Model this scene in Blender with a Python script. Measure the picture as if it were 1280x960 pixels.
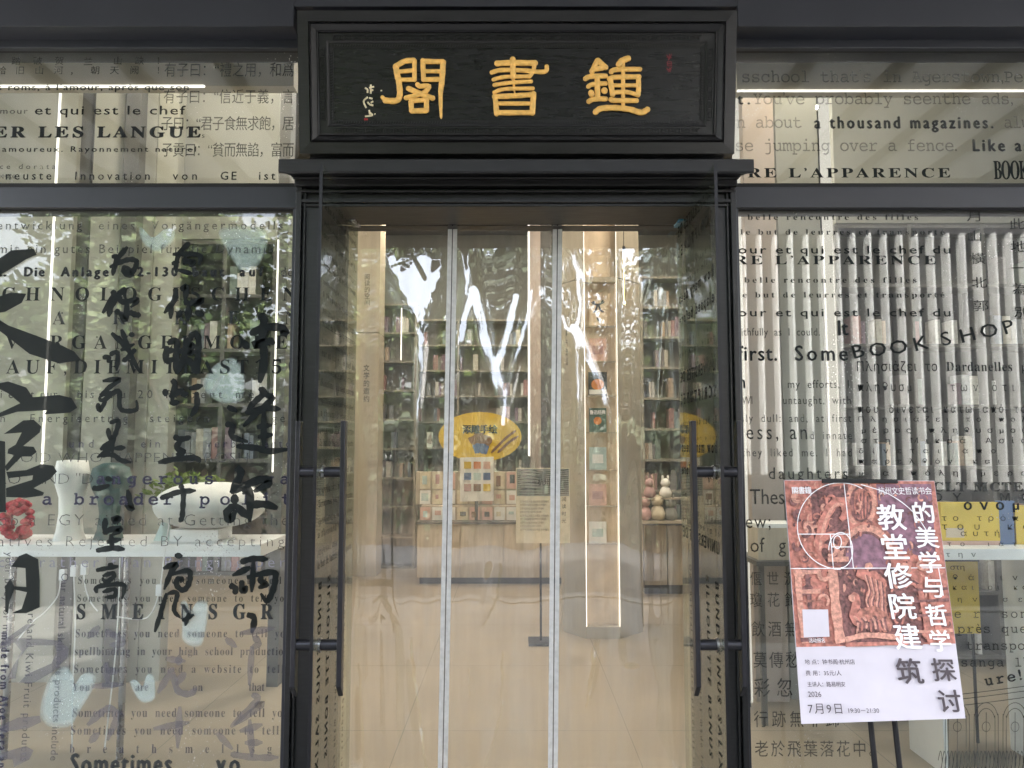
import bpy, bmesh, math, random
from mathutils import Vector, Matrix
import numpy as np
random.seed(7); R = math.radians
scn = bpy.context.scene
for o in list(bpy.data.objects): bpy.data.objects.remove(o)
col = scn.collection

# ------------------------------------------------------------------ camera
F_PX, PITCH = 950.0, R(4.6)
CAM = Vector((-0.02, -3.45, 1.65))
cd = bpy.data.cameras.new('camera'); cam = bpy.data.objects.new('camera', cd); col.objects.link(cam)
cam.location = CAM; cam.rotation_euler = (R(90) + PITCH, 0, 0)
cd.sensor_width = 36; cd.lens = F_PX / 1280 * 36; cd.clip_end = 2000; cd.clip_start = 0.05
scn.camera = cam
# ------------------------------------------------------------------ sky, sun, exposure
SUN_AZ, SUN_EL = Vector((-0.55, 0.80)).normalized(), R(57)
w = bpy.data.worlds.new('World'); scn.world = w; w.use_nodes = True
nt = w.node_tree; bg = nt.nodes['Background']
sk = nt.nodes.new('ShaderNodeTexSky'); sk.sky_type = 'NISHITA'; sk.sun_disc = False
sk.sun_elevation = SUN_EL; sk.sun_rotation = math.atan2(SUN_AZ.x, SUN_AZ.y)
sk.dust_density = 6.0; sk.air_density = 1.0; sk.ozone_density = .6
hs = nt.nodes.new('ShaderNodeHueSaturation'); hs.inputs['Saturation'].default_value = .42; hs.inputs['Value'].default_value = 1.5   # bright hazy sky
nt.links.new(sk.outputs[0], hs.inputs['Color']); nt.links.new(hs.outputs[0], bg.inputs[0]); bg.inputs[1].default_value = 0.15
sl = bpy.data.lights.new('sun', 'SUN'); sl.energy = 2.6; sl.angle = R(0.6); sl.color = (1, .95, .87)
so = bpy.data.objects.new('sun', sl); col.objects.link(so); so.location = (-10, -12, 20)
tosun = Vector((SUN_AZ.x * math.cos(SUN_EL), SUN_AZ.y * math.cos(SUN_EL), math.sin(SUN_EL)))
so.rotation_euler = tosun.to_track_quat('Z', 'Y').to_euler()
vs = scn.view_settings; vs.view_transform = 'Standard'; vs.look = 'None'; vs.gamma = 1; vs.exposure = 3.28
cy = scn.cycles
cy.max_bounces = 10; cy.diffuse_bounces = 3; cy.glossy_bounces = 5; cy.transmission_bounces = 4; cy.transparent_max_bounces = 40
cy.caustics_reflective = False; cy.caustics_refractive = False; cy.sample_clamp_indirect = 2.0

# ------------------------------------------------------------------ pixel -> place helpers
FW = Vector((0, math.cos(PITCH), math.sin(PITCH))); UP = Vector((0, -math.sin(PITCH), math.cos(PITCH)))
def ray(x, y): return FW + Vector((1, 0, 0)) * ((x - 640) / F_PX) + UP * ((480 - y) / F_PX)
def P(x, y, Y):
    d = ray(x, y); return CAM + d * ((Y - CAM.y) / d.y)
def hit(x, y, p0, n):
    d = ray(x, y); return CAM + d * ((p0 - CAM).dot(n) / d.dot(n))
def PX(x, Y, y=480): return P(x, y, Y).x
def PZ(y, Y): return P(640, y, Y).z

# ------------------------------------------------------------------ materials
MATS = {}
def mat(name, c, rough=.5, metal=0, var=.15, scale=6, bump=0, bscale=60, spec=.5, stretch=None, alpha=1, emit=None, coat=0, trans=0):
    m = bpy.data.materials.new(name); m.use_nodes = True; n = m.node_tree; b = n.nodes['Principled BSDF']
    b.inputs['Roughness'].default_value = rough; b.inputs['Metallic'].default_value = metal
    b.inputs['Specular IOR Level'].default_value = spec; b.inputs['Coat Weight'].default_value = coat
    b.inputs['Base Color'].default_value = (*c, 1); b.inputs['Alpha'].default_value = alpha
    if trans: b.inputs['Transmission Weight'].default_value = trans
    tc = n.nodes.new('ShaderNodeTexCoord'); mp = n.nodes.new('ShaderNodeMapping')
    n.links.new(tc.outputs['Object'], mp.inputs[0])
    if stretch: mp.inputs['Scale'].default_value = stretch
    if var:
        nz = n.nodes.new('ShaderNodeTexNoise'); nz.inputs['Scale'].default_value = scale; nz.inputs['Detail'].default_value = 6
        n.links.new(mp.outputs[0], nz.inputs[0])
        mr = n.nodes.new('ShaderNodeMapRange'); mr.inputs['From Min'].default_value = .3; mr.inputs['From Max'].default_value = .7
        mr.inputs['To Min'].default_value = 1 - var; mr.inputs['To Max'].default_value = 1 + var
        n.links.new(nz.outputs[0], mr.inputs[0])
        mx = n.nodes.new('ShaderNodeVectorMath'); mx.operation = 'SCALE'; mx.inputs[0].default_value = c
        n.links.new(mr.outputs[0], mx.inputs['Scale']); n.links.new(mx.outputs[0], b.inputs['Base Color'])
        rr = n.nodes.new('ShaderNodeMapRange'); rr.inputs['To Min'].default_value = max(.02, rough - .12); rr.inputs['To Max'].default_value = min(1, rough + .12)
        n.links.new(nz.outputs[0], rr.inputs[0]); n.links.new(rr.outputs[0], b.inputs['Roughness'])
    if bump:
        n2 = n.nodes.new('ShaderNodeTexNoise'); n2.inputs['Scale'].default_value = bscale; n2.inputs['Detail'].default_value = 4
        n.links.new(mp.outputs[0], n2.inputs[0]); bp = n.nodes.new('ShaderNodeBump'); bp.inputs['Strength'].default_value = bump; bp.inputs['Distance'].default_value = .01
        n.links.new(n2.outputs[0], bp.inputs['Height']); n.links.new(bp.outputs[0], b.inputs['Normal'])
    if emit:
        b.inputs['Emission Color'].default_value = (*emit[0], 1); b.inputs['Emission Strength'].default_value = emit[1]
    MATS[name] = m; return m
def clear_mat(name, tint, r0, rough=.0, bump=0, bscale=3, dust=0, haze=0, stretch=(1, 1, 1)):
    """thin clear sheet: straight-through light plus a mirror share that grows towards grazing"""
    m = bpy.data.materials.new(name); m.use_nodes = True; n = m.node_tree; n.nodes.clear()
    out = n.nodes.new('ShaderNodeOutputMaterial'); t = n.nodes.new('ShaderNodeBsdfTransparent'); t.inputs[0].default_value = (*tint, 1)
    g = n.nodes.new('ShaderNodeBsdfGlossy'); g.inputs['Roughness'].default_value = rough; g.inputs[0].default_value = (1, 1, 1, 1)
    lw = n.nodes.new('ShaderNodeLayerWeight'); lw.inputs[0].default_value = .5
    pw = n.nodes.new('ShaderNodeMath'); pw.operation = 'POWER'; pw.inputs[1].default_value = 5; n.links.new(lw.outputs['Facing'], pw.inputs[0])
    mr = n.nodes.new('ShaderNodeMapRange'); mr.inputs['To Min'].default_value = r0; mr.inputs['To Max'].default_value = .95; n.links.new(pw.outputs[0], mr.inputs[0])
    ms = n.nodes.new('ShaderNodeMixShader'); n.links.new(mr.outputs[0], ms.inputs[0]); n.links.new(t.outputs[0], ms.inputs[1]); n.links.new(g.outputs[0], ms.inputs[2])
    last = ms; tc = n.nodes.new('ShaderNodeTexCoord')
    if bump:
        nz = n.nodes.new('ShaderNodeTexNoise'); nz.inputs['Scale'].default_value = bscale; nz.inputs['Detail'].default_value = 2
        n.links.new(tc.outputs['Object'], nz.inputs[0]); bp = n.nodes.new('ShaderNodeBump'); bp.inputs['Strength'].default_value = bump; bp.inputs['Distance'].default_value = .02
        n.links.new(nz.outputs[0], bp.inputs['Height']); n.links.new(bp.outputs[0], g.inputs['Normal'])
    if dust or haze:
        df = n.nodes.new('ShaderNodeBsdfDiffuse'); df.inputs[0].default_value = (.62, .62, .6, 1)
        vo = n.nodes.new('ShaderNodeTexVoronoi'); vo.inputs['Scale'].default_value = 55; n.links.new(tc.outputs['Object'], vo.inputs[0])
        nz2 = n.nodes.new('ShaderNodeTexNoise'); nz2.inputs['Scale'].default_value = 2.6; nz2.inputs['Detail'].default_value = 5; mp2 = n.nodes.new('ShaderNodeMapping'); mp2.inputs['Scale'].default_value = stretch; n.links.new(tc.outputs['Object'], mp2.inputs[0]); n.links.new(mp2.outputs[0], nz2.inputs[0])
        th = n.nodes.new('ShaderNodeMapRange'); th.inputs['From Min'].default_value = .5; th.inputs['From Max'].default_value = .75; th.inputs['To Max'].default_value = .22
        n.links.new(nz2.outputs[0], th.inputs[0])
        lt = n.nodes.new('ShaderNodeMath'); lt.operation = 'LESS_THAN'; n.links.new(vo.outputs['Distance'], lt.inputs[0]); n.links.new(th.outputs[0], lt.inputs[1])
        am = n.nodes.new('ShaderNodeMath'); am.operation = 'MULTIPLY_ADD'; am.inputs[1].default_value = dust; n.links.new(lt.outputs[0], am.inputs[0])
        if stretch == (1, 1, 1): hz = n.nodes.new('ShaderNodeMath'); hz.operation = 'MULTIPLY'; hz.inputs[1].default_value = haze * 2
        else: hz = n.nodes.new('ShaderNodeMapRange'); hz.inputs['From Min'].default_value = .36; hz.inputs['From Max'].default_value = .72; hz.inputs['To Min'].default_value = haze * .35; hz.inputs['To Max'].default_value = haze * 3
        n.links.new(nz2.outputs[0], hz.inputs[0]); n.links.new(hz.outputs[0], am.inputs[2])
        m2 = n.nodes.new('ShaderNodeMixShader'); n.links.new(am.outputs[0], m2.inputs[0]); n.links.new(ms.outputs[0], m2.inputs[1]); n.links.new(df.outputs[0], m2.inputs[2]); last = m2
    n.links.new(last.outputs[0], out.inputs[0]); MATS[name] = m; return m
def light_mat(name, c, s):
    m = bpy.data.materials.new(name); m.use_nodes = True; n = m.node_tree; n.nodes.clear()
    out = n.nodes.new('ShaderNodeOutputMaterial'); e = n.nodes.new('ShaderNodeEmission'); e.inputs[0].default_value = (*c, 1); e.inputs[1].default_value = s
    n.links.new(e.outputs[0], out.inputs[0]); MATS[name] = m; return m
def ink(name, c, a):
    return mat(name, c, .6, var=0, alpha=a, spec=.12)
GLASS_R0 = .045
clear_mat('glass', (.93, .95, .94), GLASS_R0, .0, dust=.6, haze=.018)
clear_mat('door_glass', (.80, .84, .79), .045, .0, dust=.2, haze=.008)
clear_mat('vinyl', (.95, .925, .87), .17, .012, haze=.07, stretch=(5, 1, .45))
clear_mat('lamp_glass', (.97, .96, .92), .05, .0)
ink('ink_black', (.006, .009, .0095), .96); ink('ink_dark', (.02, .024, .026), .88); ink('ink_grey', (.035, .04, .042), .78)
ink('ink_faint', (.06, .062, .06), .5); ink('ink_violet', (.04, .04, .07), .72); ink('ink_thin', (.05, .055, .06), .72); ink('ink_pale', (.30, .30, .36), .55)
ink('ink_hazed', (.12, .115, .14), .5); ink('ink_door', (.012, .013, .012), .8)
ink('sticker', (.66, .75, .76), .26)
mat('aluminium', (.016, .018, .026), .42, .0, var=.10, scale=3, spec=.5, bump=.02, bscale=250)
mat('black_wood', (.009, .009, .0102), .36, var=.35, scale=9, stretch=(1, 6, 14), bump=.05, bscale=30, spec=.4)
mat('sign_wood', (.005, .0052, .006), .28, var=.5, scale=6, stretch=(1.2, 5, 9), bump=.2, bscale=14, spec=.42)
mat('slot', (.004, .004, .004), .7, var=0)
mat('gold', (.80, .47, .12), .42, .0, var=.18, scale=45, bump=.25, bscale=160, spec=.6)
mat('cream_paint', (.75, .66, .45), .6, var=.1); mat('red_seal', (.32, .015, .02), .6, var=.2, scale=60)
mat('seal_outline', (.16, .012, .02), .6)
mat('steel', (.32, .32, .33), .28, 1, var=.1, scale=20); mat('black_metal', (.02, .02, .023), .38, .6, var=.15, scale=20)
mat('handle_face', (.035, .035, .042), .33, .7, var=.15, scale=12)
mat('blue_plastic', (.05, .22, .38), .3); mat('zip', (.72, .71, .72), .45, var=.12, scale=40, alpha=.88)
mat('zip_dark', (.06, .06, .07), .5)
mat('floor', (.29, .24, .172), .36, var=.05, scale=3, spec=.4)
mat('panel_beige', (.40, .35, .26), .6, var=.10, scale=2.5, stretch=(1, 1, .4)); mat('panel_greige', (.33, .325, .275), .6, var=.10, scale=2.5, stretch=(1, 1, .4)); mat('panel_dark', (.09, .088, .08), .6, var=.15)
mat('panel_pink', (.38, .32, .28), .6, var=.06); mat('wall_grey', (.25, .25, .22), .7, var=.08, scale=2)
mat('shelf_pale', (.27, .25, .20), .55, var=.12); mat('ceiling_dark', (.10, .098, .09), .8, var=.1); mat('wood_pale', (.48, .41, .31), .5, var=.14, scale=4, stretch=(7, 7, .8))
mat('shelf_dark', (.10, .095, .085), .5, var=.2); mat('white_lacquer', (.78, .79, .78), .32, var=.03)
mat('paper_white', (.80, .79, .74), .75, var=.05); mat('paper_cream', (.66, .58, .42), .75, var=.1, scale=20)
mat('vase_green', (.035, .085, .08), .4, var=.2, scale=18); mat('vase_white', (.80, .79, .74), .6, var=.05, trans=0)
mat('red_fuzz', (.34, .018, .035), .8, var=.35, scale=60, bump=.6, bscale=90)
mat('yellow_board', (.72, .50, .05), .55, var=.08); mat('dark_print', (.05, .05, .07), .6); mat('brown_print', (.22, .12, .06), .6); mat('blue_print', (.10, .16, .30), .6)
mat('cable_white', (.75, .75, .74), .4, var=0); mat('toy_pink', (.48, .30, .28), .8); mat('toy_orange', (.70, .24, .05), .7); mat('leafy', (.14, .20, .03), .7, var=.5, scale=30)
mat('cover_cream', (.62, .50, .36), .6); mat('cover_black', (.03, .03, .03), .5); mat('cover_green', (.06, .11, .085), .5); mat('cover_ice', (.47, .58, .55), .5); mat('cover_rose', (.66, .42, .34), .5)
BOOKN = ['red', 'navy', 'tan', 'dark green', 'pale grey', 'dark brown', 'orange-brown', 'slate', 'cream', 'plum']
BOOKC = [(.42, .10, .07), (.08, .14, .22), (.55, .48, .34), (.10, .20, .14), (.60, .58, .52), (.16, .13, .12), (.52, .30, .10), (.30, .34, .38), (.66, .62, .50), (.22, .08, .16)]
for i, c in enumerate(BOOKC): mat('book_%d' % i, tuple(.42 * q + .58 * (sum(c) / 3 * .6 + .12) for q in c), .5, var=.2, scale=40)
mat('pages', (.68, .63, .52), .8, var=.1, scale=120)
light_mat('led', (1, .93, .82), .24); light_mat('led_dim', (1, .92, .80), .085); light_mat('led_soft', (1, .80, .54), .10); light_mat('ceiling_lamp', (1, .90, .77), 20.0); light_mat('filament', (1, .75, .35), 1.2)
mat('asphalt', (.045, .045, .047), .85, var=.25, scale=5, bump=.3); mat('pavement', (.22, .215, .20), .8, var=.2, scale=.8, bump=.2); mat('bark', (.10, .075, .05), .9, var=.3, scale=10)
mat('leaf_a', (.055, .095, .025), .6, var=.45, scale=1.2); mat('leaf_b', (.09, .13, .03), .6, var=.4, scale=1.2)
mat('leaf_c', (.022, .034, .013), .6, var=.4, scale=1.2); mat('leaf_d', (.032, .046, .016), .6, var=.4, scale=1.2)  # darkened leaves: shade put into the colour, dimming their reflection
mat('fin_white', (.66, .66, .64), .6, var=.05); mat('fin_wall', (.05, .05, .052), .7)
mat('terracotta', (.44, .165, .125), .6, var=.5, scale=50, bump=.0); mat('terra_dark', (.17, .07, .065), .6, var=.7, scale=70); mat('terra_light', (.57, .275, .205), .6, var=.4, scale=80)
mat('terra_mid', (.38, .15, .11), .6, var=.6, scale=70); mat('terra_violet', (.22, .11, .15), .6, var=.5, scale=40)
mat('lilac_sheet', (.58, .54, .60), .5, var=.05, scale=6); mat('print_white', (.86, .84, .86), .5, var=0); mat('print_black', (.045, .03, .04), .5, var=0)
m = bpy.data.materials.new('canopy_glass'); m.use_nodes = True; n = m.node_tree; n.nodes.clear()
_o = n.nodes.new('ShaderNodeOutputMaterial'); _t = n.nodes.new('ShaderNodeBsdfTranslucent'); _t.inputs[0].default_value = (.34, .345, .35, 1); _d = n.nodes.new('ShaderNodeBsdfDiffuse'); _d.inputs[0].default_value = (.25, .25, .25, 1)
_x = n.nodes.new('ShaderNodeMixShader'); _x.inputs[0].default_value = .5; n.links.new(_t.outputs[0], _x.inputs[1]); n.links.new(_d.outputs[0], _x.inputs[2]); n.links.new(_x.outputs[0], _o.inputs[0]); MATS['canopy_glass'] = m

# ------------------------------------------------------------------ mesh helpers
class MB:
    def __init__(s): s.v = []; s.f = []; s.m = []; s.sm = []
    def add(s, vs, fs, mi=0, smooth=False):
        b = len(s.v); s.v += [tuple(p) for p in vs]; s.f += [tuple(b + i for i in f) for f in fs]; s.m += [mi] * len(fs); s.sm += [smooth] * len(fs)
    def box(s, x0, x1, y0, y1, z0, z1, mi=0, M=None):
        x0, x1 = min(x0, x1), max(x0, x1); y0, y1 = min(y0, y1), max(y0, y1); z0, z1 = min(z0, z1), max(z0, z1)
        vs = [Vector((x, y, z)) for z in (z0, z1) for y in (y0, y1) for x in (x0, x1)]
        if M: vs = [M @ v for v in vs]
        s.add(vs, [(0, 2, 3, 1), (4, 5, 7, 6), (0, 1, 5, 4), (2, 6, 7, 3), (0, 4, 6, 2), (1, 3, 7, 5)], mi)
    def prism(s, poly, a, b, mi=0):
        """poly: 3-d points, extruded from offset a to offset b (vectors)"""
        n = len(poly); vs = [Vector(p) + a for p in poly] + [Vector(p) + b for p in poly]
        s.add(vs, [tuple(range(n))[::-1], tuple(range(n, 2 * n))] + [(i, (i + 1) % n, n + (i + 1) % n, n + i) for i in range(n)], mi)
    def tube(s, pts, rad, seg=10, mi=0, cap=True, flat=1.0, nrm=None):
        pts = [Vector(p) for p in pts]; n = len(pts); rad = rad if isinstance(rad, (list, tuple)) else [rad] * n; vs = []
        ref = nrm
        for i, p in enumerate(pts):
            t = (pts[min(i + 1, n - 1)] - pts[max(i - 1, 0)]).normalized()
            if nrm is None:
                r0 = Vector((0, 0, 1)) if abs(t.z) < .9 else Vector((1, 0, 0))
                if ref is None: ref = r0
                u = t.cross(ref)
                if u.length < 1e-4: u = t.cross(r0)
            else: u = t.cross(nrm)
            u.normalize(); v = u.cross(t).normalized()
            for k in range(seg):
                a = 2 * math.pi * k / seg; vs.append(p + u * (math.cos(a) * rad[i]) + v * (math.sin(a) * rad[i] * flat))
        fs = [(i * seg + k, i * seg + (k + 1) % seg, (i + 1) * seg + (k + 1) % seg, (i + 1) * seg + k) for i in range(n - 1) for k in range(seg)]
        s.add(vs, fs, mi, True)
        if cap: s.add(vs[:seg], [tuple(range(seg))], mi); s.add(vs[-seg:], [tuple(range(seg))[::-1]], mi)
    def lathe(s, prof, c, seg=48, mi=0, ribs=0, rib=0., smooth=True, sx=1, sy=1):
        vs = []
        for r, z in prof:
            for k in range(seg):
                a = 2 * math.pi * k / seg; q = r * (1 + (rib * (1 if k % 2 else -1) if ribs else 0))
                vs.append((c[0] + q * math.cos(a) * sx, c[1] + q * math.sin(a) * sy, c[2] + z))
        n = len(prof)
        s.add(vs, [(i * seg + k, i * seg + (k + 1) % seg, (i + 1) * seg + (k + 1) % seg, (i + 1) * seg + k) for i in range(n - 1) for k in range(seg)], mi, smooth)
        s.add(vs[:seg], [tuple(range(seg))[::-1]], mi); s.add(vs[-seg:], [tuple(range(seg))], mi)
    def build(s, name, mats, parent=None, bevel=0):
        me = bpy.data.meshes.new(name); me.from_pydata(s.v, [], s.f)
        for q in (mats if isinstance(mats, (list, tuple)) else [mats]): me.materials.append(MATS[q])
        me.polygons.foreach_set('material_index', s.m); me.polygons.foreach_set('use_smooth', s.sm); me.update()
        o = bpy.data.objects.new(name, me); col.objects.link(o)
        if parent: o.parent = parent; o.matrix_parent_inverse = Matrix.Translation(-Vector(parent_world(parent)))
        if bevel:
            bv = o.modifiers.new('bevel', 'BEVEL'); bv.width = bevel; bv.segments = 2; bv.limit_method = 'ANGLE'
        return o
def parent_world(p): return WORLD.get(p.name, (0, 0, 0))
WORLD = {}
def tag(o, label=None, cat=None, group=None, kind=None):
    if label: o['label'] = label
    if cat: o['category'] = cat
    if group: o['group'] = group
    if kind: o['kind'] = kind
    return o
def thing(name, label, cat, loc=(0, 0, 0), group=None):
    o = bpy.data.objects.new(name, None); o.empty_display_size = .1; col.objects.link(o); o.location = loc; WORLD[o.name] = Vector(loc)
    return tag(o, label, cat, group)
def part(name, parent, mats, *boxes, bevel=0):
    b = MB()
    for q in boxes: b.box(*q)
    return b.build(name, mats, parent, bevel)
def pbox(x0, x1, y0, y1, Ya, Yb):
    """box from the pixel rectangle seen on the plane Y=Ya, running back to Y=Yb"""
    a = P(x0, y1, Ya); c = P(x1, y0, Ya); return (a.x, c.x, Ya, Yb, a.z, c.z)

# ------------------------------------------------------------------ lettering: glyph outlines from the built-in typeface
def fancy(s, style):
    o = ''
    for c in s:
        k = ord(c)
        tab = {'b': (0x1d400, 0x1d41a, 0x1d7ce), 'r': (0x1d400, 0x1d41a, 0x1d7ce), 'm': (0x1d670, 0x1d68a, 0x1d7f6)}.get(style)
        if tab:
            if 'A' <= c <= 'Z': c = chr(tab[0] + k - 65)
            elif 'a' <= c <= 'z': c = chr(tab[1] + k - 97)
            elif '0' <= c <= '9': c = chr(tab[2] + k - 48)
        o += c
    return o
GLY = {}; LINES = []
OFFS = {'r': -.003, 't': -.017}
def glyphs_for(lines):
    need = {}
    for L in lines: need.setdefault(L['style'], set()).update(c for c in L['text'] if c != ' ')
    for st in 'sbrmBt': need.setdefault(st, set()).add('H')
    for st, cs in need.items():
        cs = sorted(cs); got = []
        for rep in (1, 2):
            cu = bpy.data.curves.new('g', 'FONT'); cu.body = '\n'.join(fancy(c * rep, st) for c in cs); cu.resolution_u = 2; cu.offset = OFFS.get(st, 0); cu.space_line = 4
            o = bpy.data.objects.new('g', cu); col.objects.link(o)
            me = bpy.data.meshes.new_from_object(o.evaluated_get(bpy.context.evaluated_depsgraph_get()))
            v = np.zeros(len(me.vertices) * 3); me.vertices.foreach_get('co', v); v = v.reshape(-1, 3)[:, :2]
            got.append((v, [tuple(p.vertices) for p in me.polygons]))
            bpy.data.objects.remove(o); bpy.data.curves.remove(cu); bpy.data.meshes.remove(me)
        step = 4.0 * LINE_H
        (v, fs), (v2, _) = got
        row = np.round((-v[:, 1] + .3) / step).astype(int); row2 = np.round((-v2[:, 1] + .3) / step).astype(int)
        by = {}
        for f in fs: by.setdefault(int(row[f[0]]), []).append(f)
        for i, c in enumerate(cs):
            idx = np.where(row == i)[0]; mp = {int(k): j for j, k in enumerate(idx)}
            if not len(idx): GLY[(c, st)] = (np.zeros((0, 2)), [], .3); continue
            vv = v[idx] + np.array([0, i * step]); adv = v2[row2 == i][:, 0].max() - vv[:, 0].max()
            GLY[(c, st)] = (vv, [tuple(mp[k] for k in f) for f in by.get(i, [])], adv)
LINE_H = 1.0
def text_geo(L):
    """verts (k,2) in the line's own frame: x along, y up, metres; baseline at 0"""
    st, txt = L['style'], L['text']; cap = L['cap']
    H = GLY[('H', st if st in 'sbrmBt' else 's')][0][:, 1].max(); sz = cap / (.86 if st == 'c' else H); sx = sz * L.get('sx', 1)
    advs = [(.3 if st != 'm' else .6) * sx * L.get('sp', 1) if c == ' ' else GLY[(c, st)][2] * sx for c in txt]
    W = L['width']; nat = sum(advs); n = len(txt); gap = 0
    if W:
        gap = (W - nat) / max(1, n - 1) if n > 1 else 0
        if gap < -.06 * sz:
            k = (W + .03 * sz * n) / nat; sx *= k; advs = [a * k for a in advs]; gap = (W - sum(advs)) / max(1, n - 1)
    V = []; Fc = []; x = 0; base = 0; dup = L.get('dup', 0) + (.045 if st == 'B' else 0)
    for c, a in zip(txt, advs):
        if c != ' ':
            v, f, _ = GLY[(c, st)]
            shifts = [(0, 0)] if not dup else [(-dup, 0), (dup, 0), (0, -dup * .6), (0, dup * .6), (0, 0)]
            for j, (dx, dy) in enumerate(shifts):
                vv = np.zeros((len(v), 3)); vv[:, 0] = x + v[:, 0] * sx + dx * cap; vv[:, 1] = v[:, 1] * sz + dy * cap; vv[:, 2] = j * .00004
                V.append(vv); Fc += [tuple(base + i for i in q) for q in f]; base += len(v)
        x += a + gap
    return (np.vstack(V) if V else np.zeros((0, 3))), Fc
def lettering(L):
    V, Fc = text_geo(L)
    o0, ux, uy = L['o'], L['ux'], L['uy']; un = ux.cross(uy)
    b = MB(); b.add([o0 + ux * float(v[0]) + uy * float(v[1]) + un * float(v[2]) for v in V], Fc)
    return b.build('lettering', L['mat'], L['parent'])
EX, EZ = Vector((1, 0, 0)), Vector((0, 0, 1))
def line(text, x0, x1, yb, cap, style='s', mt='ink_dark', sx=1., x1y=None, dup=0, sp=1, parent=None, pl=None):
    """a line of lettering between two image points on the plane pl (default the window plane)"""
    p0 = pl(x0, yb); p1 = pl(x1, x1y if x1y is not None else yb)
    d = p1 - p0; W = d.length; ux = d / W; nrm = pl.n
    uy = nrm.cross(ux)
    pc = (pl(x0, yb) - pl(x0, yb - cap)).length if abs(ux.z) < .7 else (pl(x0, yb) - pl(x0 + cap, yb)).length
    LINES.append(dict(text=text, style=style, cap=pc, width=W, sx=sx, sp=sp, dup=dup, o=p0 + nrm * LIFT[0], ux=ux, uy=uy, mat=mt, parent=parent))
    LIFT[0] += .00012
    if LIFT[0] > LIFTMAX[0]: LIFT[0] = .0012
LIFT = [.0012]; LIFTMAX = [.0040]
def column(text, pts, size, mt='ink_dark', sx=1., parent=None, pl=None, style='c', dup=0, adv=None):
    if adv is not None: pts = [(pts[0] + adv[0] * i, pts[1] + adv[1] * i) for i in range(len(text))]
    for c, (x, y) in zip(text, pts):
        line(c, x - size * sx / 2, x + size * sx / 2, y + size * .38, size * .86, style, mt, sx, parent=parent, pl=pl, dup=dup)
class Plane:
    def __init__(s, p0, n): s.p0 = Vector(p0); s.n = Vector(n).normalized()
    def __call__(s, x, y): return hit(x, y, s.p0, s.n)
def poly2(b, pts, pl, lift, mi=0):
    vs = [pl(x, y) + pl.n * lift for x, y in pts]; b.add(vs, [tuple(range(len(vs)))], mi)
def smooth_pts(pts, n=5):
    if len(pts) < 3: return [tuple(Vector(pts[0]).lerp(Vector(pts[-1]), k / 3)) for k in range(4)] if len(pts) == 2 else pts
    out = []
    q = [pts[0]] + list(pts) + [pts[-1]]
    for i in range(len(pts) - 1):
        p0, p1, p2, p3 = [np.array(v, float) for v in q[i:i + 4]]
        for k in range(n):
            t = k / n; out.append(tuple(.5 * ((2 * p1) + (p2 - p0) * t + (2 * p0 - 5 * p1 + 4 * p2 - p3) * t * t + (3 * p1 - p0 - 3 * p2 + p3) * t ** 3)))
    out.append(tuple(pts[-1])); return out
def brush(b, pts, w, pl, lift, mi=0, taper=(.5, .35), dist=None):
    """flat brush stroke: pts in pixels, w half width in pixels"""
    q = [np.array(p[:2], float) for p in smooth_pts(pts)]; n = len(q); L_, R_ = [], []
    for i in range(n):
        t = q[min(i + 1, n - 1)] - q[max(i - 1, 0)]; t /= (np.linalg.norm(t) + 1e-6); nn = np.array([-t[1], t[0]]); f = i / (n - 1)
        k = w * min(1, taper[0] + f * 4) * min(1, taper[1] + (1 - f) * 3) * (1 + .12 * math.sin(i * 1.9 + pts[0][0]))
        L_.append(q[i] + nn * k); R_.append(q[i] - nn * k)
    vs = [pl(*p) + pl.n * lift for p in L_] + [pl(*p) + pl.n * lift for p in R_]
    b.add(vs, [(i, i + 1, n + i + 1, n + i) for i in range(n - 1)], mi)

# ================================================================== THE SETTING
YG = .10                                  # window glass plane
ZC = 4.34                                 # canopy height
b = MB(); b.box(-60, 60, -90, .05, -.3, -.02); tag(b.build('pavement', 'pavement'), kind='structure')
b = MB(); b.box(-60, 60, -4.3, -4.1, -.019, .0); tag(b.build('kerb', 'pavement'), kind='structure')
b = MB(); b.box(-60, 60, -13.0, -4.301, -.10, -.014); tag(b.build('added_road', 'asphalt'), kind='structure')  # dark surface added out of view to dim the ground's reflection
b = MB(); b.box(-5.2, 5.2, .05, 9.4, -.3, 0); fl_ = tag(b.build('shop_floor', 'floor'), kind='structure')
for i in range(8): b = MB(); b.box(-4.55 + i * 1.3, -4.547 + i * 1.3, .4, 9.2, .0003, .0006); b.build('floor_joint', 'panel_dark', fl_)
for i in range(6): b = MB(); b.box(-5, 5, 1.1 + i * 1.3, 1.103 + i * 1.3, .0007, .001); b.build('floor_joint', 'panel_dark', fl_)
b = MB(); b.box(-5.2, 5.2, .30, 9.4, 5.2, 5.4); tag(b.build('shop_ceiling', 'ceiling_dark'), kind='structure')
b = MB(); b.box(-5.2, 5.2, 9.2, 9.4, 0, 5.2); tag(b.build('back_wall', 'wall_grey'), kind='structure')
for sx_ in (-1, 1):
    b = MB(); b.box(sx_ * 5.2, sx_ * 5.05, .30, 9.2, 0, 5.2); tag(b.build('side_wall', 'wall_grey'), kind='structure')

# canopy over the pavement: frosted panes on beams running out from the shop
can = thing('canopy', 'frosted glass canopy on dark beams above the shop front', 'canopy', (0, -2.2, ZC))
for i in range(17):
    x = -5.6 + i * .7
    part('beam', can, 'aluminium', (x - .035, x + .035, -4.1, -.16, ZC, ZC + .14))
    if i < 16: part('pane', can, 'canopy_glass', (x + .036, x + .664, -4.1, -.16, ZC + .10, ZC + .112))
part('edge_beam', can, 'aluminium', (-5.9, 5.9, -4.25, -4.105, ZC - .02, ZC + .18))
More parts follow.
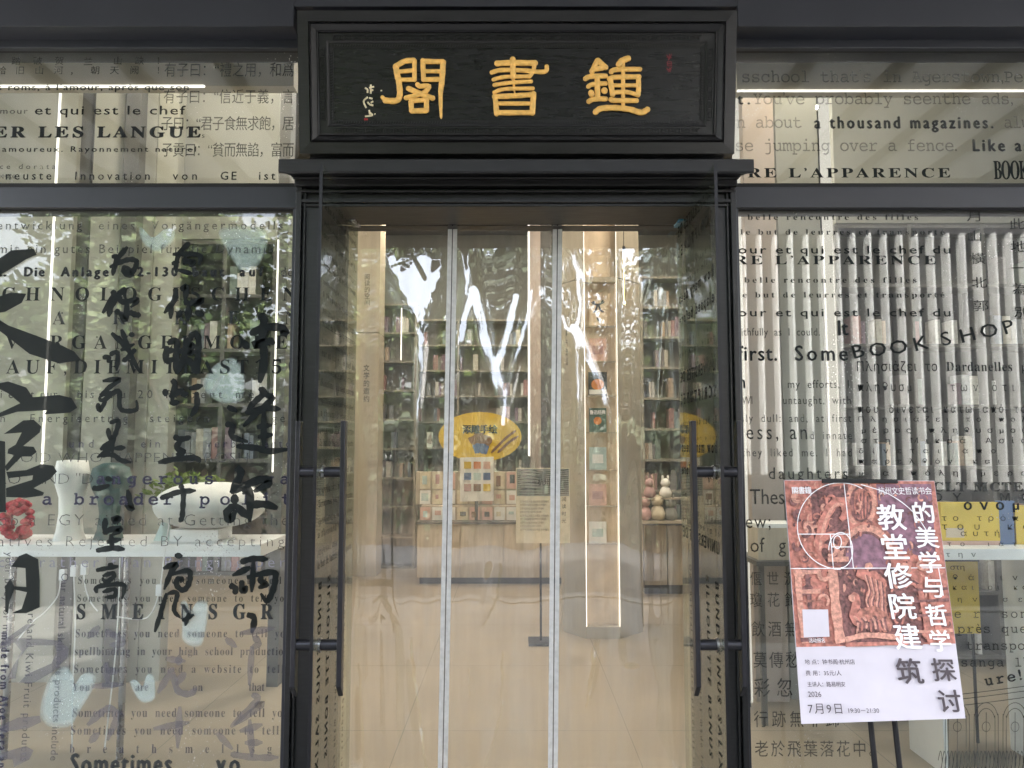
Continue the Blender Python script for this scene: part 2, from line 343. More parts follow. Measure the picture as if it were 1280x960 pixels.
# trees on the far side of the plaza (mirrored in the glass; curtain row added to darken it)
def leafy_crown(rx, rz, n, seed, k=14):
    rnd = random.Random(seed); b = MB(); cl = []
    for i in range(k):
        a = rnd.uniform(0, 6.28); h = rnd.uniform(-.8, .9); r = math.sqrt(max(.05, 1 - h * h)) * rnd.uniform(.3, .85)
        cl.append((Vector((r * math.cos(a) * rx, r * math.sin(a) * rx, h * rz)), rnd.uniform(.28, .5) * rx))
    for i in range(n):
        c, rr = rnd.choice(cl); d = Vector((rnd.gauss(0, 1), rnd.gauss(0, 1), rnd.gauss(0, 1))).normalized() * rr * rnd.uniform(.5, 1.05); p = c + d
        u = Vector((rnd.gauss(0, 1), rnd.gauss(0, 1), rnd.gauss(0, .5))).normalized(); v = u.cross(Vector((rnd.gauss(0, 1), rnd.gauss(0, 1), rnd.gauss(0, 1)))).normalized(); s = rnd.uniform(.09, .17)
        b.add([p - u * s, p + v * s * .5, p + u * s, p - v * s * .5], [(0, 1, 2, 3)], 0 if rnd.random() < .6 else 1)
    return b, cl
crown_b, clumps = leafy_crown(2.5, 2.6, 5200, 3)
def tree(x, y, h, s, label, dark=False):
    t = thing('broadleaf_tree', label, 'tree', (x, y, -.02), 'trees across the plaza')
    if 'me' not in TREE:
        o = crown_b.build('crown', ['leaf_a', 'leaf_b']); TREE['me'] = o.data
    else: o = bpy.data.objects.new('crown', TREE['me']); col.objects.link(o)
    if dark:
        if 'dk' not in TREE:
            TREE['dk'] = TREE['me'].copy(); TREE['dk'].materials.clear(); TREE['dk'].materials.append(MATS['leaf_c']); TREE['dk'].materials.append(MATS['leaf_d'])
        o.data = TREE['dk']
    o.parent = t; o.location = (0, 0, h); o.scale = (s, s, s); o.rotation_euler = (0, 0, x * 1.7)
    tb = MB(); tb.tube([(0, 0, 0), (.05, 0, h * .35), (-.04, .05, h * .7), (0, 0, h)], [.2 * s, .15 * s, .12 * s, .05], 9)
    rot = Matrix.Rotation(x * 1.7, 3, 'Z')
    for c, r in clumps[:8]: tb.tube([(0, 0, h * .55), Vector((0, 0, h * .6)) + rot @ c * s * .35 + Vector((0, 0, .2)), Vector((0, 0, h)) + rot @ c * s * .8], [.08 * s, .05 * s, .02], 6)
    k = tb.build('trunk', 'bark'); k.parent = t
TREE = {}
for x, y, h, s, lab in [(-6.6, -11.5, 3.6, .95, 'leafy tree mirrored at the far left of the window'), (-3.6, -13.5, 4.1, 1.1, 'leafy tree mirrored in the left window beside the doorway'),
                        (-9.8, -15, 4.6, 1.25, 'tall leafy tree mirrored beyond the left window edge'), (.4, -19, 3.2, 1.0, 'distant leafy tree mirrored in the clear curtain'), (4.2, -21, 3.4, 1.0, 'distant leafy tree mirrored behind the white fins'), (-13.5, -19, 5, 1.3, 'farthest leafy tree mirrored at left'), (-1.6, -15, 3.9, 1.15, 'leafy tree mirrored left of centre in the clear curtain'), (1.9, -15.5, 3.8, 1.15, 'leafy tree mirrored right of centre in the clear curtain'), (-.2, -24, 4.6, 1.6, 'big leafy tree mirrored behind the others in the curtain'), (5.2, -17, 3.6, 1.1, 'leafy tree mirrored over the white fins')]:
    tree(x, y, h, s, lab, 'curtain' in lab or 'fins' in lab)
hd = thing('hedge', 'clipped leafy hedge mirrored across the foot of the left window', 'hedge', (-6, -8.6, -.02)); b = MB(); rq = random.Random(4)  # put in out of view, hiding bright ground from the reflections
for i in range(13000):
    p = Vector((rq.uniform(-16, 3.5), -8.6 + rq.gauss(0, .28), 1.95 * math.sqrt(rq.random()) + rq.gauss(0, .07))); u = Vector((rq.gauss(0, 1), rq.gauss(0, 1), rq.gauss(0, 1))).normalized() * .09; v = u.cross(Vector((rq.gauss(0, 1), rq.gauss(0, 1), rq.gauss(0, 1)))).normalized() * .05
    b.add([p - u, p + v, p + u, p - v], [(0, 1, 2, 3)], i % 2)
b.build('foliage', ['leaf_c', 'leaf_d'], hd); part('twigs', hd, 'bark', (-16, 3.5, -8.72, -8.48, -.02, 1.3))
# pale screen of upright fins across the plaza, mirrored in the right window
fs_ = thing('fin_screen', 'screen of white upright fins mirrored in the right window', 'screen', (7, -9.0, 0))
part('plinth', fs_, 'fin_wall', (3.6, 12.2, -9.5, -9.2, -.02, .9)); part('top_rail', fs_, 'fin_wall', (3.6, 12.2, -9.4, -9.3, 5.3, 5.5))
part('backing', fs_, 'fin_wall', (3.6, 14.2, -9.72, -9.56, .9, 8.5))  # carried up and darkened to block the sky's reflection behind the fins
for i in range(33):
    x = 3.7 + i * .27; part('fin', fs_, 'fin_white', (x, x + .04, -9.42, -9.2, .9, 5.3))

# ================================================================== SHOP FRONT FRAME
XL, XR = PX(368, .02, 262), PX(921, .02, 262)         # inner window edges beside the portal
fr = thing('shopfront_frame', 'slate grey aluminium window framing either side of the doorway', 'window frame', (0, .02, 0))
z = lambda y, Y=.02: PZ(y, Y)
for s_, xa, xb in ((-1, -4.4, XL - .001), (1, XR + .001, 4.4)):
    part('top_beam', fr, 'aluminium', (xa, xb, -.06, .2, z(33, -.06), z(-14, -.06)), bevel=.003)
    part('shadow_slot', fr, 'slot', (xa, xb, .07, .18, z(37.4, .055) + .001, z(28, .055)))
    part('upper_beam', fr, 'aluminium', (xa, xb, .055, .2, z(60, .055), z(37.5, .055)), bevel=.003)
    part('glazing_gasket', fr, 'slot', (xa, xb, .085, .099, z(66, .099), z(60, .055) - .0005))
    part('lower_gasket', fr, 'slot', (xa, xb, .085, .099, z(233.6, .055), z(229, .085)))
    part('transom', fr, 'aluminium', (xa, xb, .055, .2, z(259.5, .055), z(233.5, .055)), bevel=.003)
    part('glazing_gasket', fr, 'slot', (xa, xb, .085, .099, z(264.5, .099), z(259.5, .055) - .0005))
    part('bottom_rail', fr, 'aluminium', (xa, xb, .055, .2, -.02, .12), bevel=.003)
    part('head_cover', fr, 'aluminium', (xa, xb, -.1, .3, z(-14.5, -.06), 5.4))
    for q in (2.62, 4.3):
        part('mullion', fr, 'aluminium', (s_ * q - .04, s_ * q + .04, .051, .19, .12, z(259.5, .055) - .001), bevel=.003)
        part('mullion', fr, 'aluminium', (s_ * q - .04, s_ * q + .04, .051, .19, z(233.5, .055) + .001, z(60, .055) - .001), bevel=.003)
    e = XL if s_ < 0 else XR
    part('end_stile', fr, 'aluminium', (e, e + s_ * .012, .04, .2, .12, z(262, .055)))
def window(name, label, xa, xb, za, zb):
    t = thing(name, label, 'window', ((xa + xb) / 2, YG, za))
    p = part('glass_pane', t, 'glass', (xa, xb, YG, YG + .008, za, zb)); return t, p
zt0, zt1, zl0, zl1 = z(233, YG), z(62, YG), .121, z(261, YG)
WUL, pUL = window('shopfront_window', 'narrow upper window left of the sign with Chinese sayings and French lines', -2.58, XL - .012, zt0, zt1)
WLL, pLL = window('shopfront_window', 'tall left window with brush calligraphy over vases on a white shelf', -2.58, XL - .012, zl0, zl1)
WUR, pUR = window('shopfront_window', 'narrow upper window right of the sign lettered a thousand magazines', XR + .012, 2.58, zt0, zt1)
WLR, pLR = window('shopfront_window', 'tall right window lettered BOOK SHOP behind the church poster', XR + .012, 2.58, zl0, zl1)
for s_, nm in ((-1, 'left'), (1, 'right')):
    window('shopfront_window', 'plain %s window bay beyond the mullion, outside the lettered panes' % nm, min(s_ * 2.66, s_ * 4.26), max(s_ * 2.66, s_ * 4.26), zl0, zl1)
    window('shopfront_window', 'plain %s upper window bay beyond the mullion' % nm, min(s_ * 2.66, s_ * 4.26), max(s_ * 2.66, s_ * 4.26), zt0, zt1)

# ================================================================== DOOR SURROUND
ds = thing('door_surround', 'black moulded timber portal framing the doorway under the name board', 'door frame', (0, 0, 0))
zs = z(258, 0)                               # underside of lintel, front
xo0, xi0 = PX(371, 0, 290), PX(403, 0, 290); xi1, xo1 = PX(887, 0, 290), PX(919, 0, 290)
zc0, zc1 = PZ(216, -.17), PZ(197.5, -.17)
for (xo, xi) in ((xo0, xi0), (xo1, xi1)):
    s_ = 1 if xi > xo else -1; w_ = abs(xi - xo)
    part('jamb', ds, 'black_wood', (xo, xi, 0, .36, -.02, zs), bevel=.002)
    part('jamb_fillet', ds, 'black_wood', (xo, xo + s_ * w_ * .22, -.028, -.0005, -.02, zs + .10), bevel=.003)
    part('jamb_bead', ds, 'black_wood', (xo + s_ * w_ * .27, xo + s_ * w_ * .36, -.016, -.0005, -.02, zs + .09), bevel=.003)
    part('jamb_bead', ds, 'black_wood', (xi - s_ * w_ * .14, xi - s_ * .001, -.012, -.0005, -.02, zs), bevel=.003)
    part('inner_jamb', ds, 'black_wood', (xi + s_ * .0005, xi + s_ * .045, .30, .36, -.02, PZ(284, .33)))
part('lintel', ds, 'black_wood', (xo0 + .001, xo1 - .001, .002, .30, zs + .0005, zc1 - .02))
x0_, x1_ = xo0 - .003, xo1 + .003
for k, (ya, yb_, pr) in enumerate([(258, 254, .012), (253, 248, .026), (240, 236.5, .03), (232, 224, .05), (223, 220.5, .075)]):
    part('lintel_moulding', ds, 'black_wood', (x0_ + k * .0005, x1_ - k * .0005, -pr, .001 - k * .0001, z(ya, -pr), z(yb_, -pr)), bevel=.004)
part('soffit', ds, 'black_wood', (xi0, xi1, .301, .40, PZ(284, .33), zs - .004))
b = MB()                                    # cornice with a stepped, mitred profile
prof = [(-.05, PZ(222, -.06)), (-.075, PZ(219, -.08)), (-.11, PZ(216.5, -.12)), (-.165, zc0), (-.17, zc0 + .008), (-.17, zc1 - .006), (-.16, zc1), (.02, zc1), (.02, PZ(222, -.06))]
exl = [max(0, -y - .05) / .12 * (xo0 - .005 - PX(348, -.17, 207)) for y, _ in prof]
for i in range(len(prof)):
    (ya, za), (yb_, zb_) = prof[i], prof[(i + 1) % len(prof)]; ea, eb = exl[i], exl[(i + 1) % len(prof)]
    b.add([(xo0 - .005 - ea, ya, za), (xo1 + .005 + ea, ya, za), (xo1 + .005 + eb, yb_, zb_), (xo0 - .005 - eb, yb_, zb_)], [(0, 1, 2, 3)])
for s_, xx in ((-1, xo0 - .005), (1, xo1 + .005)):
    b.add([(xx + s_ * e, y_, z_) for (y_, z_), e in zip(prof, exl)], [tuple(range(len(prof)))])
b.build('cornice', 'black_wood', ds)

# ================================================================== NAME BOARD
tilt = R(8.5); sn = Vector((0, -math.cos(tilt), -math.sin(tilt))); su = Vector((0, -math.sin(tilt), math.cos(tilt)))
spl = Plane(P(645, 193, -.10), sn)
sb = thing('sign_board', 'black carved plaque with three gold Chinese characters leaning out above the door', 'sign', tuple(P(645, 193, -.10)))
O_ = spl(376, 192); bw = (spl(917, 192) - O_).length; bh = (spl(376, 13) - spl(376, 192)).dot(su); O_ = Vector((spl(374.5, 192).x, O_.y, O_.z)); bw = spl(918, 192).x - O_.x
SM = Matrix(((1, 0, 0, O_.x), (0, su.y, sn.y, O_.y), (0, su.z, sn.z, O_.z), (0, 0, 0, 1)))      # local x, up, out
def sbox(name, x0, x1, v0, v1, o0, o1, mt, bevel=.002, parent=sb):
    b = MB(); b.box(x0, x1, v0, v1, o0, o1, 0, SM); return b.build(name, mt, parent, bevel)
pu = bh / 180.0                             # metres per pixel on the board
sbox('panel', .03, bw - .03, .03, bh - .03, -.05, -.028, 'sign_wood')
def ring(name, i0, i1, lo, hi, mt='black_wood'):
    """mitred frame ring from inset i0 to i1 with a sloped face from height lo (outer) to hi (inner)"""
    b = MB(); o_ = [(i0, i0), (bw - i0, i0), (bw - i0, bh - i0), (i0, bh - i0)]; n_ = [(i1, i1), (bw - i1, i1), (bw - i1, bh - i1), (i1, bh - i1)]
    vs = [SM @ Vector((x, y, lo)) for x, y in o_] + [SM @ Vector((x, y, hi)) for x, y in n_] + [SM @ Vector((x, y, -.06)) for x, y in o_] + [SM @ Vector((x, y, -.06)) for x, y in n_]
    fs = []
    for i in range(4):
        j = (i + 1) % 4; fs += [(i, j, 4 + j, 4 + i), (8 + j, 8 + i, i, j)[::1], (4 + i, 4 + j, 12 + j, 12 + i)]
    b.add(vs, fs); return b.build(name, mt, sb)
ring('outer_frame', 0, 14 * pu, .0, .004); ring('frame_bead', 14.2 * pu, 17 * pu, -.004, .012); ring('frame_cove', 17.2 * pu, 24 * pu, .002, -.014)
ring('frame_bead', 24.2 * pu, 26 * pu, -.008, -.006); ring('fret_band', 26.1 * pu, 36 * pu, -.017, -.018); ring('inner_bead', 36.1 * pu, 38.5 * pu, -.013, -.016); ring('inner_slip', 38.6 * pu, 44 * pu, -.021, -.024)
b = MB()                                    # key-fret carving and bead row
cell = 13.2 * pu
def fret(x, y, ax, ay):
    for (p, q, r, t) in [(0, 0, .86, .1), (.76, 0, .86, .62), (.22, .52, .86, .62), (.22, .26, .32, .62), (.22, .26, .58, .36), (0, 0, .1, .8), (0, .72, 1, .8)]:
        a0, a1, c0, c1 = p, r, q, t
        if ax: b.box(x + a0 * cell, x + a1 * cell, y + c0 * 8 * pu, y + c1 * 8 * pu, -.0179, -.0125, 0, SM)
        else: b.box(x + c0 * 8 * pu, x + c1 * 8 * pu, y + a0 * cell, y + a1 * cell, -.0179, -.0125, 0, SM)
nx = int((bw - 76 * pu) / cell); x00 = (bw - nx * cell) / 2
for i in range(nx): fret(x00 + i * cell, 27.2 * pu, 1, 0); fret(x00 + i * cell, bh - 35.2 * pu, 1, 0)
nz_ = int((bh - 76 * pu) / cell); z00 = (bh - nz_ * cell) / 2
for i in range(nz_): fret(27.2 * pu, z00 + i * cell, 0, 1); fret(bw - 35.2 * pu, z00 + i * cell, 0, 1)
tag(b.build('key_fret', 'black_wood', sb), kind='stuff')
b = MB(); st_ = 3.4 * pu
for i in range(int((bw - 82 * pu) / st_)):
    x = 41 * pu + i * st_
    for v in (40 * pu, bh - 42.4 * pu): b.box(x, x + st_ * .55, v, v + 2.4 * pu, -.024, -.0185, 0, SM)
for i in range(int((bh - 90 * pu) / st_)):
    v = 45 * pu + i * st_
    for x in (40 * pu, bw - 42.4 * pu): b.box(x, x + 2.4 * pu, v, v + st_ * .55, -.024, -.0185, 0, SM)
tag(b.build('bead_row', 'black_wood', sb), kind='stuff')
ppl = Plane(SM @ Vector((0, 0, -.028)), sn)
CH = {'character_ge': (450, 60, [([(430, 220), (450, 330), (470, 420), (480, 560), (440, 635), (300, 632)], 33), ([(430, 225), (540, 162), (650, 152)], 30), ([(655, 152), (655, 390)], 25), ([(470, 290), (640, 272)], 24), ([(480, 385), (650, 385)], 24), ([(310, 640), (268, 592)], 22),
        ([(755, 150), (765, 390)], 27), ([(755, 165), (1000, 170)], 28), ([(1000, 170), (985, 400), (968, 560), (975, 830)], 31), ([(770, 285), (980, 285)], 23), ([(770, 385), (980, 380)], 27),
        ([(690, 440), (720, 465), (830, 465), (760, 545), (550, 605)], 27), ([(580, 490), (740, 560), (880, 610)], 29), ([(615, 645), (622, 760)], 29), ([(610, 642), (800, 628)], 27), ([(800, 630), (800, 760)], 29), ([(622, 762), (800, 758)], 30)]),
      'character_shu': (605, 60, [([(150, 190), (330, 182), (620, 185)], 32), ([(345, 135), (350, 360)], 32), ([(350, 350), (360, 470), (370, 545)], 20), ([(90, 300), (200, 270), (450, 272), (720, 290), (752, 222)], 25), ([(605, 190), (590, 280), (540, 350)], 24),
        ([(110, 385), (250, 352), (530, 345)], 22), ([(120, 450), (300, 422), (570, 405)], 22), ([(120, 540), (250, 497), (590, 490)], 22), ([(120, 590), (400, 577), (590, 562)], 29), ([(135, 590), (152, 800)], 29), ([(595, 550), (580, 790)], 31), ([(150, 672), (580, 672)], 23), ([(160, 782), (590, 782)], 29)]),
      'character_zhong': (725, 60, [([(210, 150), (140, 290)], 30), ([(210, 150), (310, 240)], 30), ([(150, 262), (270, 242)], 30), ([(60, 375), (130, 345), (310, 340)], 28), ([(95, 470), (150, 440), (310, 430)], 25), ([(205, 340), (210, 620)], 30), ([(130, 535), (140, 565)], 33), ([(285, 510), (297, 524)], 35), ([(100, 650), (160, 620), (310, 615)], 28),
        ([(580, 130), (500, 160), (460, 210)], 34), ([(370, 300), (420, 267), (720, 260)], 27), ([(515, 150), (515, 710)], 22), ([(345, 380), (420, 357), (710, 352)], 28), ([(360, 380), (390, 570)], 30), ([(697, 352), (700, 500), (690, 575)], 28), ([(400, 455), (690, 455)], 22), ([(390, 540), (560, 535), (690, 572)], 24), ([(365, 620), (400, 635), (680, 638)], 28), ([(180, 780), (250, 733), (420, 725), (600, 745), (730, 782), (810, 742)], 32)])}
for nm, (ox, oy, strokes) in CH.items():
    b = MB()
    for k, (pts, hw) in enumerate(strokes):
        q = smooth_pts(pts, 5); pp = [ppl(ox + u / 9.6, oy + v / 9.6) + sn * (.004 + k * .00025) for u, v in q]; r = hw / 9.6 * pu * 1.15; n_ = len(pp)
        d0 = (pp[0] - pp[1]).normalized(); d1 = (pp[-1] - pp[-2]).normalized()
        pp = [pp[0] + d0 * r * .75, pp[0] + d0 * r * .45] + pp + [pp[-1] + d1 * r * .45, pp[-1] + d1 * r * .75]
        rr = [r * .35, r * .8] + [r * (1 + .05 * math.sin(i * 2.1 + k)) for i in range(n_)] + [r * .8, r * .35]
        if k == 8 and nm.endswith('ge'):
            m_ = len(rr); rr = [r_ * (1 - .72 * max(0, (i / m_ - .45) / .55)) for i, r_ in enumerate(rr)]
        if k == 2 and nm.endswith('shu'): rr = [r_ * (1 - .8 * i / len(rr)) for i, r_ in enumerate(rr)]
        b.tube(pp, rr, 12, flat=.62, nrm=sn)
    b.build('raised_character', 'gold', sb)
b = MB()
for k, pts in enumerate([[(60, 480), (90, 500), (90, 540)], [(130, 440), (130, 550)], [(110, 480), (170, 465)], [(120, 515), (160, 505)], [(95, 590), (45, 640), (75, 720)], [(110, 600), (150, 610)], [(90, 650), (120, 680), (160, 690)], [(130, 660), (160, 640)], [(110, 745), (120, 800)], [(60, 822), (150, 808), (110, 770)], [(176, 790), (182, 800)], [(255, 505), (258, 520)]]):
    b.tube([ppl(450 + u / 9.6, 60 + v / 9.6) + sn * .0015 for u, v in smooth_pts(pts, 4)], 11 / 9.6 * pu, 6, flat=.4, nrm=sn)
tag(b.build('signature', 'cream_paint', sb), kind='stuff')
b = MB()
for pts in ([(50, 855), (95, 860)], [(50, 880), (90, 885)], [(60, 905), (85, 905)]): b.tube([ppl(450 + u / 9.6, 60 + v / 9.6) + sn * .001 for u, v in pts], 14 / 9.6 * pu, 6, flat=.3, nrm=sn)
b.build('seal', 'red_seal', sb)
b = MB()
for pts in ([(1040, 80), (1070, 140), (1100, 70)], [(1040, 110), (1100, 120)], [(1075, 70), (1060, 150)], [(1045, 165), (1050, 215), (1095, 215), (1095, 165), (1045, 165)], [(1050, 190), (1095, 190)], [(1040, 240), (1060, 285), (1100, 230)], [(1075, 235), (1080, 290)], [(1050, 260), (1095, 262)]):
    b.tube([ppl(725 + u / 9.6, 60 + v / 9.6) + sn * .0006 for u, v in pts], 6 / 9.6 * pu, 6, flat=.3, nrm=sn)
b.build('seal', 'seal_outline', sb)
# dark packing behind the board
part('backing_box', sb, 'black_wood', (O_.x + .02, O_.x + bw - .02, .0, .3, zc1 + .005, PZ(10, -.02)))

# ================================================================== DOOR LEAVES
YH = .33
def door(side, label):
    s_ = -1 if side == 'left' else 1
    X = PX(447 if s_ < 0 else 846, YH, 300); zt = PZ(272, YH); Yn = -.41
    t = thing('glass_door', label, 'door', (X, YH, 0))
    g = part('glass_pane', t, 'door_glass', (X - .006, X + .006, Yn, YH - .02, .01, zt))
    b = MB(); b.box(X - .0065, X + .0065, Yn - .004, Yn - .0005, .01, zt); b.build('edge_strip', 'black_metal', t)
    pv = part('pivot_fitting', t, 'steel' if s_ < 0 else 'blue_plastic', (X - .017, X + .017, YH - .13, YH - .005, zt - .055, zt + .006), bevel=.003)
    b = MB(); b.box(X - .10, X + .06, YH - .10, YH - .085, zt + .0065, zt + .014); b.build('arm', 'black_metal', pv)
    part('bottom_fitting', t, 'steel', (X - .017, X + .017, YH - .15, YH - .005, .0, .06), bevel=.003)
    za, zb_ = PZ(873, -.32), PZ(526, -.32); yh = -.32
    for sd in (-1, 1):
        xx = X + sd * .092; b = MB()
        prof = [(xx - .010, yh - .023, za + .05), (xx - .010, yh + .023, za), (xx - .010, yh + .023, zb_), (xx - .010, yh - .023, zb_)]
        b.prism(prof, Vector((0, 0, 0)), Vector((.020, 0, 0))); h = b.build('handle', 'handle_face', t, .003)
        for zz in (PZ(590, -.32), PZ(806, -.32)):
            b = MB(); b.tube([(X + sd * .0065, yh, zz), (xx - sd * .010, yh, zz)], .022, 20); b.build('standoff', 'handle_face', h)
            b = MB(); b.tube([(X + sd * .0065, yh, zz), (X + sd * .016, yh, zz)], .028, 20); b.build('collar', 'steel', h)
    return t, g, X, Yn, zt
dL, gL, XdL, Ynear, ztd = door('left', 'frameless glass door swung open at the left jamb with long dark bar handles')
dR, gR, XdR, _, _ = door('right', 'frameless glass door swung open at the right jamb showing mirrored lettering')
for X, g, s_, rows in ((XdL, gL, 1, ['JOURNAL DER SCHRIFTEN', 'le but de leurres et transporté', 'belle rencontre des filles', 'our et qui est le chef du', 'L’APPARENCE DES LETTRES', 'Sometimes you need someone', 'spellbinding in your high school', 'a thousand magazines']),
                       (XdR, gR, 1, ['UNIVERSITES DE', 'SCRIPTURES', 'le but de leurres', 'belle rencontre', 'how many deep', 'elapsed before', 'they liked me', 'could show you', 'of my own window'])):
    zz = ztd - .12; k = 0
    while zz > 1.15:
        big = k % 9 in (0, 1, 4, 5) and g is gR; cp = .05 if big else (.03 if k % 2 else .022)
        LINES.append(dict(text=rows[k % len(rows)], style='B' if big else ('r' if k % 3 else 's'), cap=cp, width=.64, sx=.9, o=Vector((X + (.0075 if g is gL else -.0078), Ynear + .04, zz)), ux=Vector((0, 1, 0)), uy=EZ, mat='ink_door', parent=g))
        zz -= cp * 1.9 + .012; k += 1
    for j, tx in enumerate(['Our natural skin care products include', 'and Kiwi Fruit products made from Aloe', 'SILHOUETTE BONUS GRATIS', 'BUND SINUS SALIX DUPLIS']):
        LINES.append(dict(text=tx, style='B' if j > 1 else 's', cap=.045 if j > 1 else .03, width=1.05, sx=.9, o=Vector((X + (.0075 if g is gL else -.0078), Ynear + .56 - j * .15, 1.10)), ux=Vector((0, 0, -1)), uy=Vector((0, -1, 0)), mat='ink_door', parent=g))

# ================================================================== CLEAR VINYL CURTAIN
YC = .365
cu = thing('vinyl_curtain', 'clear vinyl door curtain in three wrinkled sheets joined by pale zip seams', 'curtain', (0, YC, 0))
FOLDS = [  # soft ridges pressed into the sheets: (points, half width start, end, height mm)
    ([(484, 316), (505, 362), (522, 408), (526, 440), (522, 540)], 26, 6, 6), ([(556, 318), (545, 372), (532, 420), (526, 445), (520, 540)], 22, 6, 5), ([(576, 315), (582, 355), (573, 420), (572, 480)], 13, 6, 4), ([(592, 360), (602, 405), (612, 450), (628, 488), (632, 550)], 17, 6, 5), ([(666, 365), (654, 420), (640, 478), (631, 530)], 14, 6, 5),
    ([(712, 303), (724, 350), (722, 415), (740, 460), (764, 530)], 10, 10, 5), ([(704, 392), (716, 412), (724, 440), (722, 530)], 10, 7, 4), ([(828, 360), (826, 420), (820, 510)], 9, 6, 5), ([(838, 410), (844, 470), (846, 520)], 7, 5, 5), ([(806, 343), (800, 376)], 11, 6, 5),
    ([(515, 800), (522, 860), (533, 970)], 13, 16, 8), ([(458, 770), (478, 742), (492, 790), (496, 970)], 15, 13, -7), ([(452, 840), (455, 970)], 10, 13, 6), ([(626, 820), (624, 900), (600, 970)], 11, 13, 7), ([(586, 830), (592, 890), (578, 970)], 12, 14, -6),
    ([(747, 803), (738, 850), (730, 884)], 11, 8, 8), ([(782, 790), (790, 828)], 12, 18, -7), ([(800, 760), (822, 860), (816, 970)], 24, 28, 5), ([(612, 700), (604, 780)], 8, 6, 5), ([(648, 860), (660, 960)], 18, 20, 4)]
TILT = [  # glare streaks, shading normals bent to mirror the sky: (points, half width start, end, lean 0..1)
    ([(576, 424), (582, 392), (592, 364)], 5, 6, 1), ([(592, 362), (599, 392), (607, 430), (616, 454), (627, 494)], 7, 9, 1), ([(645, 371), (637, 405), (627, 440), (619, 458)], 5, 6, 1), ([(665, 364), (657, 405), (642, 455), (631, 495), (629, 530)], 2.2, 4.5, 1),
    ([(580, 314), (584, 338), (583, 368)], 5, 2.5, 1), ([(712, 305), (722, 340), (725, 390), (720, 412)], 1.8, 3.2, 1), ([(703, 396), (708, 410), (718, 416)], 2.2, 4, 1), ([(718, 410), (725, 428)], 8, 7, 1), ([(724, 420), (738, 455), (756, 500), (764, 528)], 6, 3, .9), ([(721, 425), (722, 470), (725, 535)], 4, 1.8, .9),
    ([(805, 350), (803, 366)], 4, 1.5, .9), ([(826, 362), (825, 374)], 3.5, 1.5, .8), ([(830, 384), (825, 440), (819, 522)], 1.6, 1.6, .9), ([(836, 420), (843, 480), (846, 510)], 1.4, 1.4, .8), ([(526, 430), (527, 460), (523, 500), (521, 545)], 4, 1.6, 1), ([(572, 420), (576, 450), (573, 478)], 1.5, 1.5, .9), ([(488, 345), (500, 366)], 6, 3, .45), ([(486, 380), (505, 385)], 5, 3, .3),
    ([(513, 798), (517, 835), (524, 890), (533, 965)], 1.8, 2.6, .85), ([(628, 815), (627, 890), (606, 960)], 1.5, 2.0, .8), ([(449, 830), (456, 965)], 1.5, 2.2, .7), ([(746, 802), (741, 835), (733, 884)], 4.5, 2, .8), ([(626, 705), (622, 745), (605, 782)], 1.4, 1.2, .7), ([(468, 752), (478, 744), (487, 758), (492, 790)], 2, 1.4, .6), ([(586, 836), (587, 870)], 1.5, 1.5, .6)]
V_POLY = [[(480, 317), (490, 315), (496, 326), (515, 322), (531, 313), (536, 322), (546, 325), (553, 318), (550, 334), (545, 362), (538, 378), (532, 390), (529, 413), (528, 432), (523, 432), (521, 412), (517, 388), (508, 378), (499, 354), (489, 334)], [(520, 303), (527, 310), (521, 317)]]  # outline of the white glare, shaped by the bent normals
GAPS = [([(490, 333), (510, 326), (533, 313)], 1.8, 1.8, 1), ([(517, 322), (525, 336), (531, 348)], 3.5, 3.5, .8), ([(505, 331), (510, 333)], 3, 3, 1), ([(536, 318), (547, 321)], 4, 4, 1)]  # dark breaks cut into that glare
def stroke_field(X, Y_, pts, wa, wb_):
    best = np.zeros_like(X); n_ = len(pts) - 1
    for i in range(n_):
        (ax, ay), (bx_, by_) = pts[i], pts[i + 1]; dx, dy = bx_ - ax, by_ - ay
        t = np.clip(((X - ax) * dx + (Y_ - ay) * dy) / (dx * dx + dy * dy), 0, 1); d = np.hypot(X - ax - t * dx, Y_ - ay - t * dy)
        best = np.maximum(best, 1 - d / (wa + (wb_ - wa) * (i + t) / n_))
    return np.clip(best, 0, 1)
def in_poly(X, Y_, poly):
    ins = np.zeros(X.shape, bool); n_ = len(poly)
    for i in range(n_):
        (xa_, ya_), (xb_, yb_) = poly[i], poly[(i + 1) % n_]
        c = ((ya_ > Y_) != (yb_ > Y_)) & (X < (xb_ - xa_) * (Y_ - ya_) / (yb_ - ya_ + 1e-9) + xa_); ins ^= c
    return ins.astype(float)
rnd = random.Random(5); WV = [(rnd.uniform(.006, .03), rnd.uniform(-.010, .010), rnd.uniform(0, 6.28), rnd.uniform(.3, 1.0)) for _ in range(9)]
seams = [(437, 432), (566, 553), (697, 691), (851, 862)]
